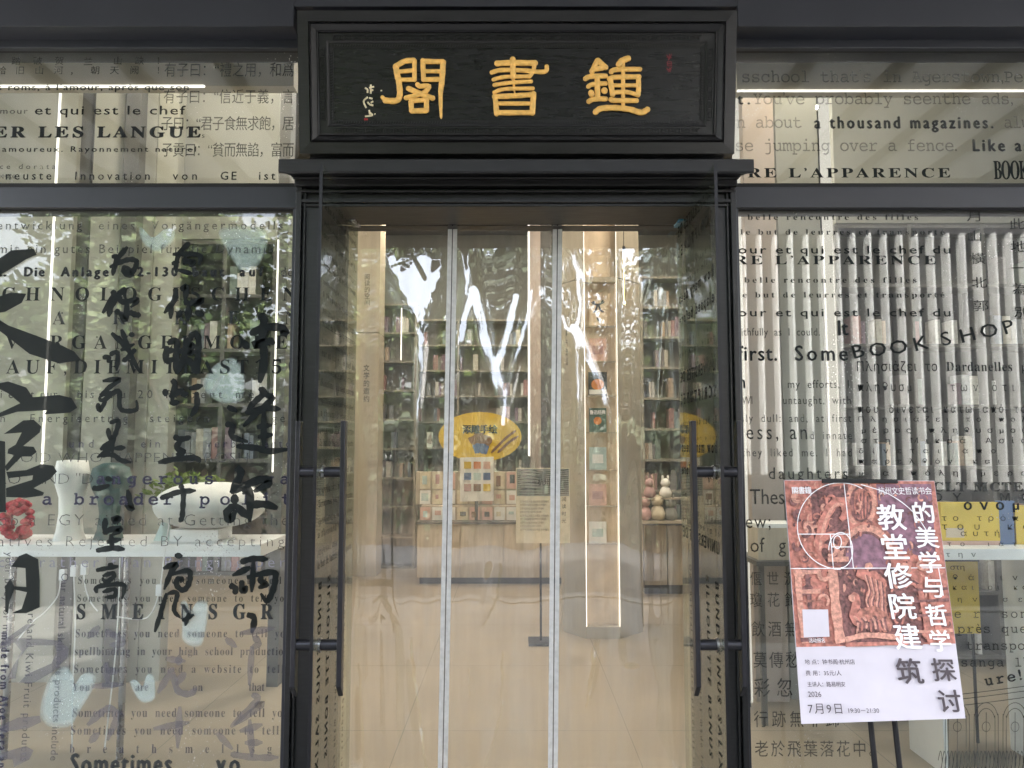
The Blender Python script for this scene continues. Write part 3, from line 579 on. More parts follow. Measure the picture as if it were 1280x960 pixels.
for i in range(3):
    nx_, ny_ = 100, 400
    yy = 284 + (1000 - 284) * np.arange(ny_ + 1) / ny_; U, Yp = np.meshgrid(np.arange(nx_ + 1) / nx_, yy); f = (Yp - 285) / 675
    xa = seams[i][0] + (seams[i][1] - seams[i][0]) * f; xb = seams[i + 1][0] + (seams[i + 1][1] - seams[i + 1][0]) * f; Xp = xa + (xb - xa) * U
    Hh = np.zeros_like(Xp)
    for pts, wa, wb_, mm in FOLDS: q = stroke_field(Xp, Yp, pts, wa, wb_); ya_, yb_ = min(p[1] for p in pts), max(p[1] for p in pts); tp = np.clip(np.minimum((Yp - ya_) / (.35 * (yb_ - ya_)), (yb_ + 12 - Yp) / (.35 * (yb_ - ya_))), 0, 1); tp = tp * tp * (3 - 2 * tp); Hh += (1 - (1 - q) ** 2) ** 2 * mm * .001 * tp
    for fx, fy, ph, a in WV: Hh += .0008 * a * np.sin(Xp * fx * 2 + Yp * fy + ph)
    Hh += .0007 * np.sin(Xp / 5.5 + .6 * np.sin(Yp / 90)) * np.clip((Yp - 450) / 200, .3, 1) + .0012 * np.sin(Xp / 13 + .8 * np.sin(Yp / 130 + i))
    Hh *= np.minimum(1, np.minimum(U, 1 - U) * 9) * np.minimum(1, (Yp - 284) / 16)
    Tm = np.zeros_like(Xp)
    wob = 1.6 * np.sin(Yp / 5.3 + Xp / 7) + 1.1 * np.sin(Yp / 2.9 - Xp / 4.1)
    for poly in V_POLY: Tm = np.maximum(Tm, in_poly(Xp + wob, Yp + wob * .7, poly))
    for pts, wa, wb_, k in TILT: Tm = np.maximum(Tm, np.clip(stroke_field(Xp + wob * .35, Yp, pts, wa, wb_) * 2.6, 0, 1) * k)
    for pts, wa, wb_, k in GAPS: Tm *= 1 - k * np.clip(stroke_field(Xp, Yp, pts, wa, wb_) * 3, 0, 1)
    dirv = (Xp[..., None] - 640) / F_PX * np.array([1., 0, 0]) + (480 - Yp[..., None]) / F_PX * np.array(UP) + np.array(FW)
    pos = np.array(CAM) + dirv * ((YC - CAM.y) / dirv[..., 1])[..., None]; pos[..., 1] = YC - Hh; pos[..., 2] = np.maximum(pos[..., 2], .015)
    vs_ = pos.reshape(-1, 3); idx = np.arange((nx_ + 1) * (ny_ + 1)).reshape(ny_ + 1, nx_ + 1)
    b = MB(); b.v = [tuple(p) for p in vs_]; b.f = [tuple(q) for q in np.stack([idx[:-1, :-1], idx[1:, :-1], idx[1:, 1:], idx[:-1, 1:]], -1).reshape(-1, 4).tolist()]; b.m = [0] * len(b.f); b.sm = [True] * len(b.f)
    o = b.build('vinyl_sheet', 'vinyl', cu)
    gz = np.gradient(pos[..., 1], axis=0) / np.minimum(np.gradient(pos[..., 2], axis=0), -1e-5); gx = np.gradient(pos[..., 1], axis=1) / np.maximum(np.gradient(pos[..., 0], axis=1), 1e-5)
    nrm = np.stack([gx, -np.ones_like(gx), gz], -1)                       # towards the street
    elev = np.arctan2(dirv[..., 2], dirv[..., 1]); lean = np.tan((R(20.5) - elev) / 2) * (1 + .10 * np.sin(Yp / 11 + Xp / 6))
    nrm[..., 2] = nrm[..., 2] * (1 - Tm) + lean * Tm; nrm[..., 0] = nrm[..., 0] * (1 - .7 * Tm)
    nrm /= np.linalg.norm(nrm, axis=-1, keepdims=True)
    o.data.normals_split_custom_set_from_vertices([tuple(q) for q in nrm.reshape(-1, 3)])
for i in (1, 2):
    xa, xb = seams[i]; b = MB(); c = MB(); d_ = MB()
    a0 = P(xa, 284, YC); a1 = P(xb, 1000, YC); up_ = (a0 - a1).normalized(); L_ = (a0 - a1).length; rt = up_.cross(Vector((0, 1, 0))).normalized() * -1
    Mz = Matrix(((rt.x, 0, up_.x, a1.x), (rt.y, 1, up_.y, a1.y), (rt.z, 0, up_.z, max(a1.z, .01)), (0, 0, 0, 1)))
    sm = MB(); sm.box(-.024, -.003, -.006, -.003, 0, L_, 0, Mz); sm.box(.003, .024, -.006, -.003, 0, L_, 0, Mz)
    q = sm.build('zip_seam', 'zip', cu)
    sm = MB(); sm.box(-.002, .002, -.0045, -.0035, 0, L_, 0, Mz); sm.build('zip_line', 'zip_dark', q)
    for k in range(int(L_ / .011)): c.box(.0135, .0225, -.008, -.006, k * .011, k * .011 + .0055, 0, Mz)
    c.build('zip_teeth', 'zip', q)
part('header_rail', cu, 'steel', (xi0 + .001, xi1 - .001, YC - .012, YC + .012, PZ(285.5, YC) - .001, PZ(283.2, YC)))

# ================================================================== POSTER STAND IN FRONT OF THE RIGHT WINDOW
Ya, Yb = -.20, -.475
tl, tr = P(980, 600, Ya), P(1168, 601, Ya); bl, br = P(1002, 905, Yb), P(1207, 898, Yb)
pn = (tr - tl).cross(bl - tl).normalized()
if pn.y > 0: pn = -pn
ppo = Plane(tl, pn)
ps = thing('poster_stand', 'leaning church architecture poster on a dark stand before the right window', 'poster', (tl.x + .3, Yb, -.02))
def psheet(name, pts, mt, l0, l1, parent): 
    b = MB(); b.prism([ppo(x, y) for x, y in pts], pn * l0, pn * l1); return b.build(name, mt, parent)
board = psheet('board', [(980, 600), (1168, 601), (1207, 898), (1002, 905)], 'lilac_sheet', -.006, 0, ps)
def lerp2(a, c, t): return (a[0] + (c[0] - a[0]) * t, a[1] + (c[1] - a[1]) * t)
def pu_(u, v):
    return lerp2(lerp2((980, 600), (1168, 601), u), lerp2((1002, 905), (1207, 898), u), v)
pic = psheet('photo_print', [pu_(0.002, .002), pu_(.998, .002), pu_(.998, .685), pu_(.002, .685)], 'terracotta', .0002, .0006, board)
b = MB(); lay = [.0008]
def pst(pts, hw, mi, tp=(.6, .5)): brush(b, pts, hw, ppo, lay[0], mi, tp); lay[0] += .00002
def ppo_poly(pts, mi): poly2(b, pts, ppo, lay[0], mi); lay[0] += .00002
def ell(cx, cy, rx, ry, n=36, a0=0, a1=360): return [(cx + rx * math.cos(R(a0 + (a1 - a0) * i / n)), cy + ry * math.sin(R(a0 + (a1 - a0) * i / n))) for i in range(n + 1)]
MI = dict(d=0, m=1, l=2, v=3, t=4)
ppo_poly([(1012, 612), (1060, 606), (1062, 700), (1035, 706), (1018, 680)], MI['d'])
ppo_poly([(1095, 605), (1164, 605), (1170, 700), (1130, 690), (1100, 660)], MI['v'])
ppo_poly([(1052, 705), (1110, 705), (1150, 730), (1160, 803), (1050, 806), (1046, 760)], MI['d'])
ppo_poly(ell(1076, 630, 16, 25)[:-1], MI['m']); pst(ell(1076, 630, 17, 27), 2.6, MI['l'], (1, 1)); pst(ell(1076, 630, 12.5, 21), 1.2, MI['d'], (1, 1))
for k in range(9): pst([(1068 + k * 2, 612 + (k % 3) * 4), (1066 + k * 2.3, 630), (1070 + k * 1.7, 648)], 1.2, MI['t' if k % 2 else 'd'])
ppo_poly(ell(1082, 700, 30, 36, 20, 180, 360) + [(1112, 712), (1052, 712)], MI['v'])
pst(ell(1082, 700, 32, 40, 24, 185, 355), 4.2, MI['l'], (1, 1)); pst(ell(1082, 700, 27, 34, 24, 185, 355), 1.6, MI['d'], (1, 1)); pst(ell(1083, 700, 38, 46, 24, 190, 330), 1.6, MI['t'], (1, 1))
rq = random.Random(11)
for k in range(230):                        # small chips of carving all over
    v = rq.random(); x0c = 982 + v * 14; x1c = 1166 + v * 26; x = rq.uniform(x0c + 3, x1c - 5); y = 604 + v * 200
    if 1058 < x < 1106 and 672 < y < 708: continue
    r_ = rq.uniform(1.2, 4.2); a0 = rq.uniform(0, 360); pst(ell(x, y, r_, r_ * rq.uniform(.8, 1.8), 6, a0, a0 + rq.uniform(90, 240)), rq.uniform(.5, 1.3), rq.choice([0, 0, 1, 2, 4]))
for k in range(46):                         # scrolled leaf carving down the left side and over the arch
    x = rq.uniform(984, 1052); y = rq.uniform(606, 790); r = rq.uniform(2.5, 6.5); a0 = rq.uniform(0, 360); x = max(x, 990 + (y - 600) * .07)
    pst(ell(x, y, r, r * 1.15, 9, a0, a0 + 230), rq.uniform(1.0, 2.6), rq.choice([0, 1, 2, 2, 4]))
pst([(1022, 690), (1028, 655), (1040, 632), (1052, 628), (1058, 640), (1050, 650)], 6, MI['t']); pst([(1024, 688), (1030, 655), (1042, 633), (1054, 631)], 2, MI['l']); pst([(1026, 676), (1040, 668), (1056, 676)], 4, MI['t'])
for x, w_ in ((1044, 6), (1053, 2.5), (1000, 4), (1012, 3)): pst([(x - 4, 712), (x, 760), (x + 6, 804)], w_, MI['l' if w_ > 3.5 else 'd'], (1, 1))
pst([(1034, 700), (1060, 699)], 3, MI['l'], (1, 1)); pst([(1034, 706), (1060, 705)], 2, MI['d'], (1, 1))
for y in (716, 740, 752, 782, 800): pst([(986 + (y - 600) * .07, y), (1018 + (y - 600) * .05, y - 1)], rq.uniform(1.2, 3.4), rq.choice([0, 1, 2]), (1, 1))
# robed figures, drawn as loose folds
pst([(1084, 704), (1086, 712)], 5, MI['l']); pst([(1070, 716), (1084, 720), (1096, 724), (1106, 734)], 6, MI['t']); pst([(1086, 716), (1094, 735), (1090, 752), (1102, 772)], 9, MI['t'])
for k in range(12): pst([(1080 + k * 2.2, 718 + k), (1086 + k * 1.8, 738 + k), (1082 + k * 2.2, 752 + k), (1094 + k * 1.5, 772 + k * .6)], 1.1, MI[('l', 'd', 'm')[k % 3]])
pst([(1064, 742), (1070, 752), (1066, 770), (1074, 782)], 5, MI['t']); pst([(1062, 744), (1066, 752)], 4, MI['l']); pst([(1072, 772), (1090, 766), (1104, 776), (1108, 790)], 8, MI['m'])
for k in range(14): pst([(1066 + k * 3, 770 + (k * 7) % 9), (1072 + k * 2.6, 778), (1070 + k * 3, 792 - (k * 5) % 7)], 1.4, MI[('l', 'd', 't', 'd')[k % 4]])
pst([(1056, 800), (1084, 794), (1130, 798)], 3.4, MI['l'], (1, 1)); pst([(1056, 806), (1134, 804)], 2.5, MI['t'], (1, 1))
for k in range(22): x = rq.uniform(1112, 1196); y = rq.uniform(690, 800); pst(ell(x if x < 1168 + (y - 600) * .13 - 4 else 1130, y, rq.uniform(3, 8), rq.uniform(4, 9), 8, rq.uniform(0, 360), rq.uniform(200, 500)), rq.uniform(1, 2.2), rq.choice([0, 1, 4, 2]))
for x in (1150, 1163): pst([(x - 2, 730), (x + 12, 804)], 3.5, MI['t'], (1, 1))
for y in (738, 752, 770, 790): pst([(1140, y), (1168 + (y - 600) * .13 - 3, y - 2)], 1.8, rq.choice([0, 2]), (1, 1))
b.build('carving_print', ['terra_dark', 'terra_mid', 'terra_light', 'terra_violet', 'terracotta'], board)
b = MB(); lay = [.0068]
spi = ell(1046, 660, 49, 52, 30, -250, -60) + ell(1060, 665, 70, 56, 20, -58, 20)[1:9]
for pts in (ell(1050, 658, 54, 54, 40, 90, 300), [(1075, 606), (1110, 618), (1140, 640), (1160, 668)], [(1054, 603), (1066, 711)], [(996, 668), (1062, 668)], [(987, 711), (1180, 710)], [(1037, 668), (1041, 711)], [(1039, 684), (1064, 684)], ell(1050, 688, 15, 22, 24, 180, 450), [(1172, 710), (1178, 745)], ell(1046, 678, 5, 8, 12, 0, 360)):
    brush(b, pts, .55, ppo, lay[0], 0, (1, 1)); lay[0] += .00002
b.build('spiral_print', 'print_white', board)
psheet('corner_label', [(1002, 762), (1034, 762), (1036, 796), (1004, 797)], 'lilac_sheet', .0072, .0076, board)
psheet('clip', [(1027, 599), (1120, 600), (1121, 604.5), (1027, 604)], 'slot', .0008, .012, ps)
# stand legs and foot
for x in (1070, 1099):
    top = ppo(x, 700) - pn * .02; b = MB(); bt = P(x, 958, Yb + .02); b.tube([top, (top.x, Yb + .06, .3), (top.x, Yb + .06, .0)], .011, 8); b.build('leg', 'black_metal', ps)
part('foot', ps, 'black_metal', (ppo(1060, 800).x, ppo(1110, 800).x, Yb - .08, Yb + .30, -.018, -.004))
A_ = dict(pl=ppo, parent=board); keep = LIFT[0]; LIFT[0] = .0075; LIFTMAX[0] = 1
for c, y in zip('教堂修院', (645, 682, 718, 756)): line(c, 1097 + (y - 645) * .128, 1131 + (y - 645) * .13, y + 15, 29, 'c', 'print_white', 1.05, dup=.024, **A_)
for c, y in zip('建', (794,)): line(c, 1118, 1152, y + 15, 29, 'c', 'print_white', 1.05, dup=.024, **A_)
line('筑', 1121, 1154, 852, 29, 'c', 'print_black', 1.05, dup=.024, **A_)
for c, y in zip('的美学与哲学', (640, 671, 702, 733, 768, 800)): line(c, 1140 + (y - 640) * .135, 1167 + (y - 640) * .135, y + 12, 24, 'c', 'print_white', 1.05, dup=.024, **A_)
for c, y in zip('探讨', (836, 875)): line(c, 1165 + (y - 836) * .2, 1195 + (y - 836) * .2, y + 13, 26, 'c', 'print_black', 1.05, dup=.024, **A_)
line('閣書鐘', 989, 1014, 617, 8, 'c', 'print_white', dup=.02, **A_); line('杭州文史哲读书会', 1097, 1164, 618, 8.5, 'c', 'print_white', **A_)
line('活动报名', 1010, 1031, 803, 5, 'c', 'print_white', **A_)
line('地 点：钟书阁·杭州店', 1005, 1068, 830, 6, 'c', 'print_black', **A_); line('费 用：35元/人', 1006, 1051, 844, 6, 'c', 'print_black', **A_); line('主讲人：路易明安', 1008, 1056, 858, 6, 'c', 'print_black', **A_)
line('2026', 1009, 1026, 871, 6.5, 's', 'print_black', **A_); line('7月9日', 1009, 1054, 891, 12.5, 'c', 'print_black', **A_); line('19:30－21:30', 1058, 1098, 891, 5.5, 's', 'print_black', **A_)
LIFT[0] = .0012; LIFTMAX[0] = .0040

# ================================================================== LETTERING ON THE WINDOWS
wpl = Plane((0, YG, 0), (0, -1, 0))
k_ = dict(pl=wpl, parent=pUL)
column('踏破贺兰山缺！', [(20, 76), (47, 76), (74, 76), (110, 77), (147, 76), (174, 76), (201, 76)], 11, 'ink_grey', 1.05, **k_)
column('拾旧山河，朝天阙！', [(2, 88), (25, 88), (49, 88), (73, 88), (93, 89), (119, 88), (143, 88), (168, 88), (201, 88)], 11, 'ink_grey', 1.05, **k_)
line('s roms, à l’amour, après que son', -3, 237, 113, 7.6, 's', 'ink_grey', 1.35, dup=.03, **k_)
line('mour', 0, 35, 142.5, 7, 's', 'ink_grey', 1.3, **k_); line('et qui est le chef', 43, 231, 143.5, 10.8, 's', 'ink_dark', 1.45, dup=.02, **k_)
line('ER LES LANGUE', -8, 251, 172, 13.2, 'b', 'ink_dark', 1.3, dup=.05, **k_); line('s', 252, 258, 172.5, 6, 's', 'ink_grey', 1.3, **k_)
line('amoureux. Rayonnement naturel', 3, 246, 190, 6.6, 's', 'ink_dark', 1.35, dup=.03, **k_); line('ce dorata', 0, 70, 211.5, 6.2, 's', 'ink_grey', 1.2, **k_)
for t, a, c in (('neuste', 7, 65), ('Innovation', 93, 188), ('von', 216, 247), ('GE', 275, 296), ('ist', 323, 344)): line(t, a, c, 224.8, 10, 's', 'ink_grey', 1, dup=.02, **k_)
line('heute', -4, 20, 223, 7, 's', 'ink_grey', 1, **k_)
for t, a, y in (('有子曰：“禮之用，和爲', 205, 94.5), ('有子曰：“信近于義，言', 204, 128), ('子曰：“君子食無求飽，居', 201, 161.5), ('子貢曰：“貧而無諂，富而', 201, 194.5)): line(t, a, 368, y, 16.5, 'c', 'ink_grey', .78, **k_)
k_ = dict(pl=wpl, parent=pLL)
for t, a, c in (('entwicklung', -4, 103), ('eines', 123, 169), ('Vorgängermodells', 189, 354)): line(t, a, c, 287, 10.6, 's', 'ink_grey', 1, **k_)
line('mit ein gutes Beispiel für die Dynamik', -3, 343, 316.6, 11, 's', 'ink_grey', 1, **k_)
for t, a, c in (('e.', -4, 8), ('Die', 30, 56), ('Anlage', 77, 136), ('.2-130', 165, 222), ('baut', 241, 280), ('auf', 300, 328)): line(t, a, c, 345.4, 11.2, 'B', 'ink_dark', .9, dup=.05, **k_)
line('de', 350, 367, 345.4, 11, 's', 'ink_grey', 1, **k_)
line('CHNOLOGISCHEN', 2, 371, 376, 16.5, 'r', 'ink_black', 1.0, **k_)
for t, x in (('A', 75), ('R', 149), ('K', 226), ('E', 293), ('N', 364)): line(t, x - 9, x + 9, 405.7, 16.5, 'r', 'ink_dark', 1, **k_)
line('¨', 71, 82, 405, 16, 's', 'ink_dark', 1, **k_); line('¨', 119, 130, 435, 16, 's', 'ink_dark', 1, **k_)
line('VORGANGERMODE', 7, 360, 436, 16.5, 'r', 'ink_black', 1.0, **k_); line('AUF,DIEMITLAST150', 8, 374, 467, 17, 'r', 'ink_black', 1.0, **k_)
for t, a, c in (('ient', 0, 43), ('nur', 50, 72), ('bis', 96, 118), ('zu', 135, 157), ('20', 172, 191), ('Prozent', 207, 278), ('mehr', 294, 342), ('i', 360, 363)): line(t, a, c, 497.7, 10, 's', 'ink_grey', 1, **k_)
for t, a, c in (('n', 0, 9), ('Energieertrag', 37, 160), ('steigern', 187, 262), ('ger', 340, 366)): line(t, a, c, 527.7, 10, 's', 'ink_grey', 1, **k_)
for t, a, c in (('und', 86, 118), ('ein', 176, 201), ('verbesserte', 258, 364)): line(t, a, c, 559.5, 10, 's', 'ink_violet', 1, **k_)
line('R SOID WHO HAPPENED ROSH', -6, 312, 578, 12, 't', 'ink_thin', 1.2, **k_); line('RO" AND "D', -4, 118, 605, 13, 't', 'ink_thin', 1.2, **k_)
line('angerous', 120, 268, 605, 12.5, 'm', 'ink_violet', 1, dup=.05, **k_); line('va', 330, 362, 605, 12, 'm', 'ink_violet', 1, dup=.05, **k_)
for t, a, c in (('a', 52, 62), ('broader', 92, 217), ('polit', 249, 365)): line(t, a, c, 630.7, 13, 'm', 'ink_violet', 1, dup=.05, **k_)
line('ob a EGY aimed at Getting the', -3, 362, 657, 14, 't', 'ink_thin', 1.1, **k_); line('atives Rejected BY accepting', -3, 356, 683, 13, 't', 'ink_thin', 1.1, **k_); line('ces rather than Bringing per', -3, 357, 709, 13, 't', 'ink_pale', 1.1, dup=.02, **k_)
for y, t, a, c, cp in ((729.7, 'Sometimes you need someone to tell', 97, 352, 9), (752, 'Sometimes you need someone to tell yo', 96, 355, 9), (796.5, 'Sometimes you need someone to tell yo', 94, 356, 10), (818.8, 'spellbinding in your high school productio', 93, 354, 10), (841, 'Sometimes you need a website to tell', 92, 355, 10), (896, 'Sometimes you need someone to tell yo', 90, 353, 11), (918, 'Sometimes you need someone to tell', 88, 349, 11), (941, 'b r e a t h s m e l l s g', 87, 340, 11)):
    line(t, a, c, y, cp, 'r', 'ink_violet' if y > 760 else 'ink_grey', .78, sp=2, **k_)
for t, a, c in (('You', 91, 113), ('are', 169, 186), ('on', 241, 254), ('that', 311, 331)): line(t, a, c, 863.3, 10, 'r', 'ink_violet', .8, **k_)
line('SMEINSGR', 95, 341, 773.6, 18.5, 'b', 'ink_grey', .8, dup=.03, **k_); line('Sometimes', 88, 215, 966, 24, 'B', 'ink_grey', .7, dup=.02, **k_); line('yo', 271, 300, 966, 24, 'B', 'ink_grey', .7, dup=.02, **k_)
line('your body for made', 8, 3, 690, 9, 's', 'ink_violet', 1, x1y=812, **k_); line('made from Aloe Vera and', 3, -2, 790, 10, 'B', 'ink_violet', .8, x1y=968, dup=.02, **k_)
line('These care and Kiwi Fruit products', 38, 26, 706, 9.5, 's', 'ink_violet', 1, x1y=952, **k_); line('Our natural skin care products include', 77, 63, 716, 9, 's', 'ink_violet', 1, x1y=951, **k_)
# --- brush calligraphy
DARK, PALE = [], []  # PALE: lower strokes, reflected haze put into their ink colour
def T(ox, oy, s, lst, w_, dst):
    for pts in lst: dst.append(([(ox + u / s, oy + v / s) for u, v in pts], w_))
T(110, 290, 8, [[(400, 150), (300, 270), (270, 350), (250, 440)], [(240, 250), (320, 245)], [(220, 355), (340, 300), (430, 275), (490, 300), (470, 370), (420, 435), (365, 400), (370, 350), (440, 375)], [(390, 370), (430, 420), (460, 390)], [(250, 360), (290, 330)]], 2.7, DARK)
T(110, 290, 8, [[(330, 600), (240, 740), (210, 850)], [(240, 590), (260, 640), (150, 815)], [(380, 560), (315, 630), (350, 700), (500, 680), (430, 755)], [(395, 700), (380, 880), (320, 810)], [(415, 800), (470, 825), (535, 835)], [(270, 800), (330, 800)]], 3.0, DARK)
T(110, 290, 8, [[(1020, 105), (910, 230), (880, 400)], [(850, 225), (1110, 232), (1110, 335)], [(840, 320), (920, 300)], [(960, 300), (1060, 300), (1020, 350)], [(980, 250), (960, 330)], [(900, 380), (1050, 420)]], 2.6, DARK)
T(110, 290, 8, [[(880, 560), (870, 680), (765, 815)], [(840, 720), (830, 870)], [(930, 585), (990, 550), (970, 690)], [(960, 690), (1030, 715), (1150, 675), (1060, 745)], [(1010, 720), (1000, 890)], [(940, 790), (890, 860)], [(1075, 805), (1165, 830)]], 3.0, DARK)
T(110, 400, 8, [[(340, 95), (380, 200), (430, 340), (525, 530)], [(240, 130), (340, 230), (420, 330)], [(480, 290), (400, 380), (345, 412)], [(470, 150), (410, 145)], [(330, 305), (470, 240)], [(220, 350), (300, 330), (290, 510)], [(150, 380), (210, 372), (205, 430)]], 2.5, DARK)
T(110, 400, 8, [[(800, 240), (890, 212), (880, 400), (885, 540)], [(795, 260), (785, 405), (870, 385)], [(790, 315), (870, 300)], [(1010, 175), (960, 380), (890, 545)], [(1010, 175), (1075, 140), (1110, 200), (1100, 400), (1110, 540)], [(1000, 260), (1050, 250), (1010, 330), (1080, 312)], [(1000, 380), (1060, 470), (1095, 540)], [(900, 320), (990, 300)]], 3.3, DARK)
T(110, 400, 8, [[(150, 612), (320, 592), (200, 690), (110, 790)], [(110, 790), (170, 800), (310, 705), (320, 860), (370, 908), (490, 895), (488, 800)], [(105, 830), (120, 905), (190, 800)], [(120, 750), (260, 720)]], 2.5, DARK)
T(110, 400, 8, [[(840, 598), (872, 650), (840, 825)], [(775, 690), (780, 765)], [(815, 770), (965, 690)], [(820, 832), (920, 822)], [(1010, 690), (1155, 655)], [(1090, 720), (1092, 860), (1030, 965)], [(930, 745), (1010, 735)]], 3.0, DARK)
T(110, 510, 8, [[(220, 150), (310, 130), (290, 230), (255, 330), (250, 465)], [(205, 200), (230, 305), (290, 255)], [(250, 320), (125, 415)], [(125, 415), (250, 365)], [(260, 405), (380, 395)], [(270, 385), (95, 495)], [(110, 475), (250, 468), (330, 520), (440, 545)]], 2.6, DARK)
T(110, 510, 8, [[(860, 280), (930, 312), (1035, 290)], [(940, 310), (890, 400), (985, 432)], [(885, 470), (985, 440)], [(705, 545), (900, 508), (1080, 500), (1125, 545)]], 3.0, DARK)
T(110, 510, 8, [[(910, 780), (965, 795)], [(725, 905), (900, 842), (1085, 825)], [(962, 800), (955, 960), (945, 1090), (915, 1140)], [(50, 790), (100, 805), (220, 770)], [(400, 815), (430, 960), (445, 1010), (370, 970)], [(180, 700), (250, 720)]], 2.8, DARK)
T(110, 620, 8, [[(180, 220), (165, 365)], [(235, 235), (320, 220), (255, 275)], [(155, 375), (230, 335), (335, 330), (235, 395)], [(190, 462), (335, 430)], [(235, 380), (250, 540)], [(85, 545), (250, 520), (375, 532)]], 3.0, DARK)
T(110, 620, 8, [[(85, 742), (200, 720), (315, 700)], [(205, 678), (265, 700)], [(150, 800), (250, 770), (262, 805), (185, 855), (148, 812)], [(95, 970), (105, 905), (340, 880), (365, 930), (345, 1030)], [(150, 960), (270, 930), (270, 1000), (170, 1010)]], 2.4, DARK)
T(110, 620, 8, [[(870, 592), (950, 600)], [(755, 725), (885, 680), (830, 770), (765, 935)], [(830, 785), (1000, 745), (1025, 810), (1000, 900), (950, 940), (890, 890), (900, 830), (950, 830), (925, 865)]], 2.9, DARK)
T(250, 380, 8, [[(595, 105), (640, 160), (630, 240)], [(500, 302), (640, 240), (800, 235), (855, 285), (800, 300)], [(640, 240), (615, 350), (550, 415), (700, 375), (745, 405)], [(630, 380), (645, 560), (600, 790)], [(430, 370), (490, 450)]], 4.2, DARK)
T(250, 480, 8, [[(590, 45), (650, 85), (560, 170), (475, 255)], [(650, 110), (725, 140), (640, 230), (540, 320), (435, 425)], [(455, 292), (640, 245), (810, 252)], [(640, 240), (640, 640)], [(570, 432), (725, 408)], [(580, 530), (735, 505)], [(275, 225), (375, 275)], [(255, 402), (325, 420), (325, 525), (485, 578)], [(365, 622), (560, 640), (690, 672), (895, 650)]], 3.2, DARK)
T(250, 570, 8, [[(365, 110), (410, 180), (310, 370)], [(310, 365), (600, 235), (695, 265), (540, 355)], [(425, 360), (500, 350), (500, 660)], [(480, 495), (640, 480), (780, 522)], [(350, 490), (275, 560), (300, 640), (365, 540)], [(350, 480), (490, 620)], [(350, 380), (350, 485)]], 4.0, DARK)
T(250, 670, 8, [[(405, 262), (540, 225), (685, 232)], [(540, 250), (520, 560)], [(510, 310), (325, 395)], [(470, 412), (730, 360), (755, 440), (720, 570), (670, 648), (610, 570)], [(420, 440), (430, 555), (475, 495)], [(620, 400), (610, 450), (665, 480), (585, 518)], [(295, 490), (355, 520), (350, 585)], [(470, 785), (545, 820), (520, 970)]], 3.2, DARK)
T(0, 0, 1, [[(209, 741), (200, 770), (194, 790)], [(210, 742), (222, 741), (218, 762), (226, 772)], [(228, 776), (243, 768)], [(236, 766), (232, 782)]], 2.4, DARK)
T(110, 720, 4, [[(95, 430), (100, 540)], [(100, 480), (150, 475)], [(20, 552), (180, 540)], [(390, 412), (490, 425)], [(460, 395), (452, 445)], [(430, 455), (350, 585)], [(430, 485), (450, 570), (510, 588), (545, 560)], [(490, 480), (440, 545)], [(690, 310), (745, 355)], [(760, 285), (935, 260)], [(830, 300), (855, 335), (820, 360)], [(822, 350), (808, 545)], [(820, 590), (850, 615), (780, 690), (715, 755)], [(835, 650), (870, 640), (730, 745)], [(760, 775), (875, 740)], [(810, 715), (822, 905)], [(785, 832), (875, 830)], [(715, 888), (830, 905), (955, 905)], [(645, 780), (725, 865)], [(330, 762), (510, 730)], [(462, 650), (450, 860)], [(0, 745), (100, 660), (145, 700), (100, 820)], [(90, 270), (180, 330), (110, 345)], [(60, 250), (0, 310)], [(10, 830), (60, 780)]], 3.4, PALE)
for lst, mt, nm in ((DARK, 'ink_black', 'brush_lettering'), (PALE, 'ink_hazed', 'brush_lettering')):
    for q in range(0, len(lst), 26):
        b = MB()
        for i, (pts, w_) in enumerate(lst[q:q + 26]): brush(b, pts, w_ * 1.22, wpl, .0042 + i * .00004)
        b.build(nm, mt, pLL)
def bigp(ox, oy, s, pts): return [(ox + u / s, oy + v / s) for u, v in pts]
s5 = 640 / 120
BIG = [bigp(0, 300, s5, [(-20, 140), (80, 70), (230, 60), (250, 100), (180, 130), (60, 205), (-20, 250)]), bigp(0, 300, s5, [(-20, 385), (80, 350), (180, 360), (150, 420), (40, 480), (-20, 490)]), bigp(0, 300, s5, [(-20, 520), (60, 570), (250, 640), (420, 705), (500, 745), (545, 800), (400, 825), (200, 760), (60, 650), (-20, 590)]),
       bigp(0, 460, s5, [(-20, 105), (60, 90), (180, 130), (225, 195), (400, 180), (480, 200), (520, 265), (470, 298), (300, 310), (320, 282), (120, 292), (-20, 335), (-20, 310), (140, 235), (60, 170), (-20, 130)]),
       bigp(0, 460, s5, [(30, 440), (160, 350), (230, 345), (280, 390), (270, 430), (160, 520), (230, 525), (250, 560), (210, 590), (150, 590), (50, 690), (38, 655), (100, 580), (55, 570), (60, 540), (110, 510), (150, 430)]),
       bigp(0, 460, s5, [(-20, 480), (40, 490), (45, 960), (-20, 960)]), bigp(0, 460, s5, [(46, 692), (180, 680), (280, 640), (360, 650), (385, 690), (340, 740), (230, 800), (300, 830), (290, 850), (180, 865), (46, 860), (46, 800), (220, 745), (225, 715), (60, 735)]),
       bigp(0, 620, s5, [(80, 470), (130, 400), (180, 380), (260, 420), (270, 560), (270, 740), (180, 780), (80, 780), (150, 750), (185, 640), (100, 622), (70, 700), (60, 780), (40, 770), (40, 600), (75, 550), (100, 600), (180, 605), (175, 480)])]
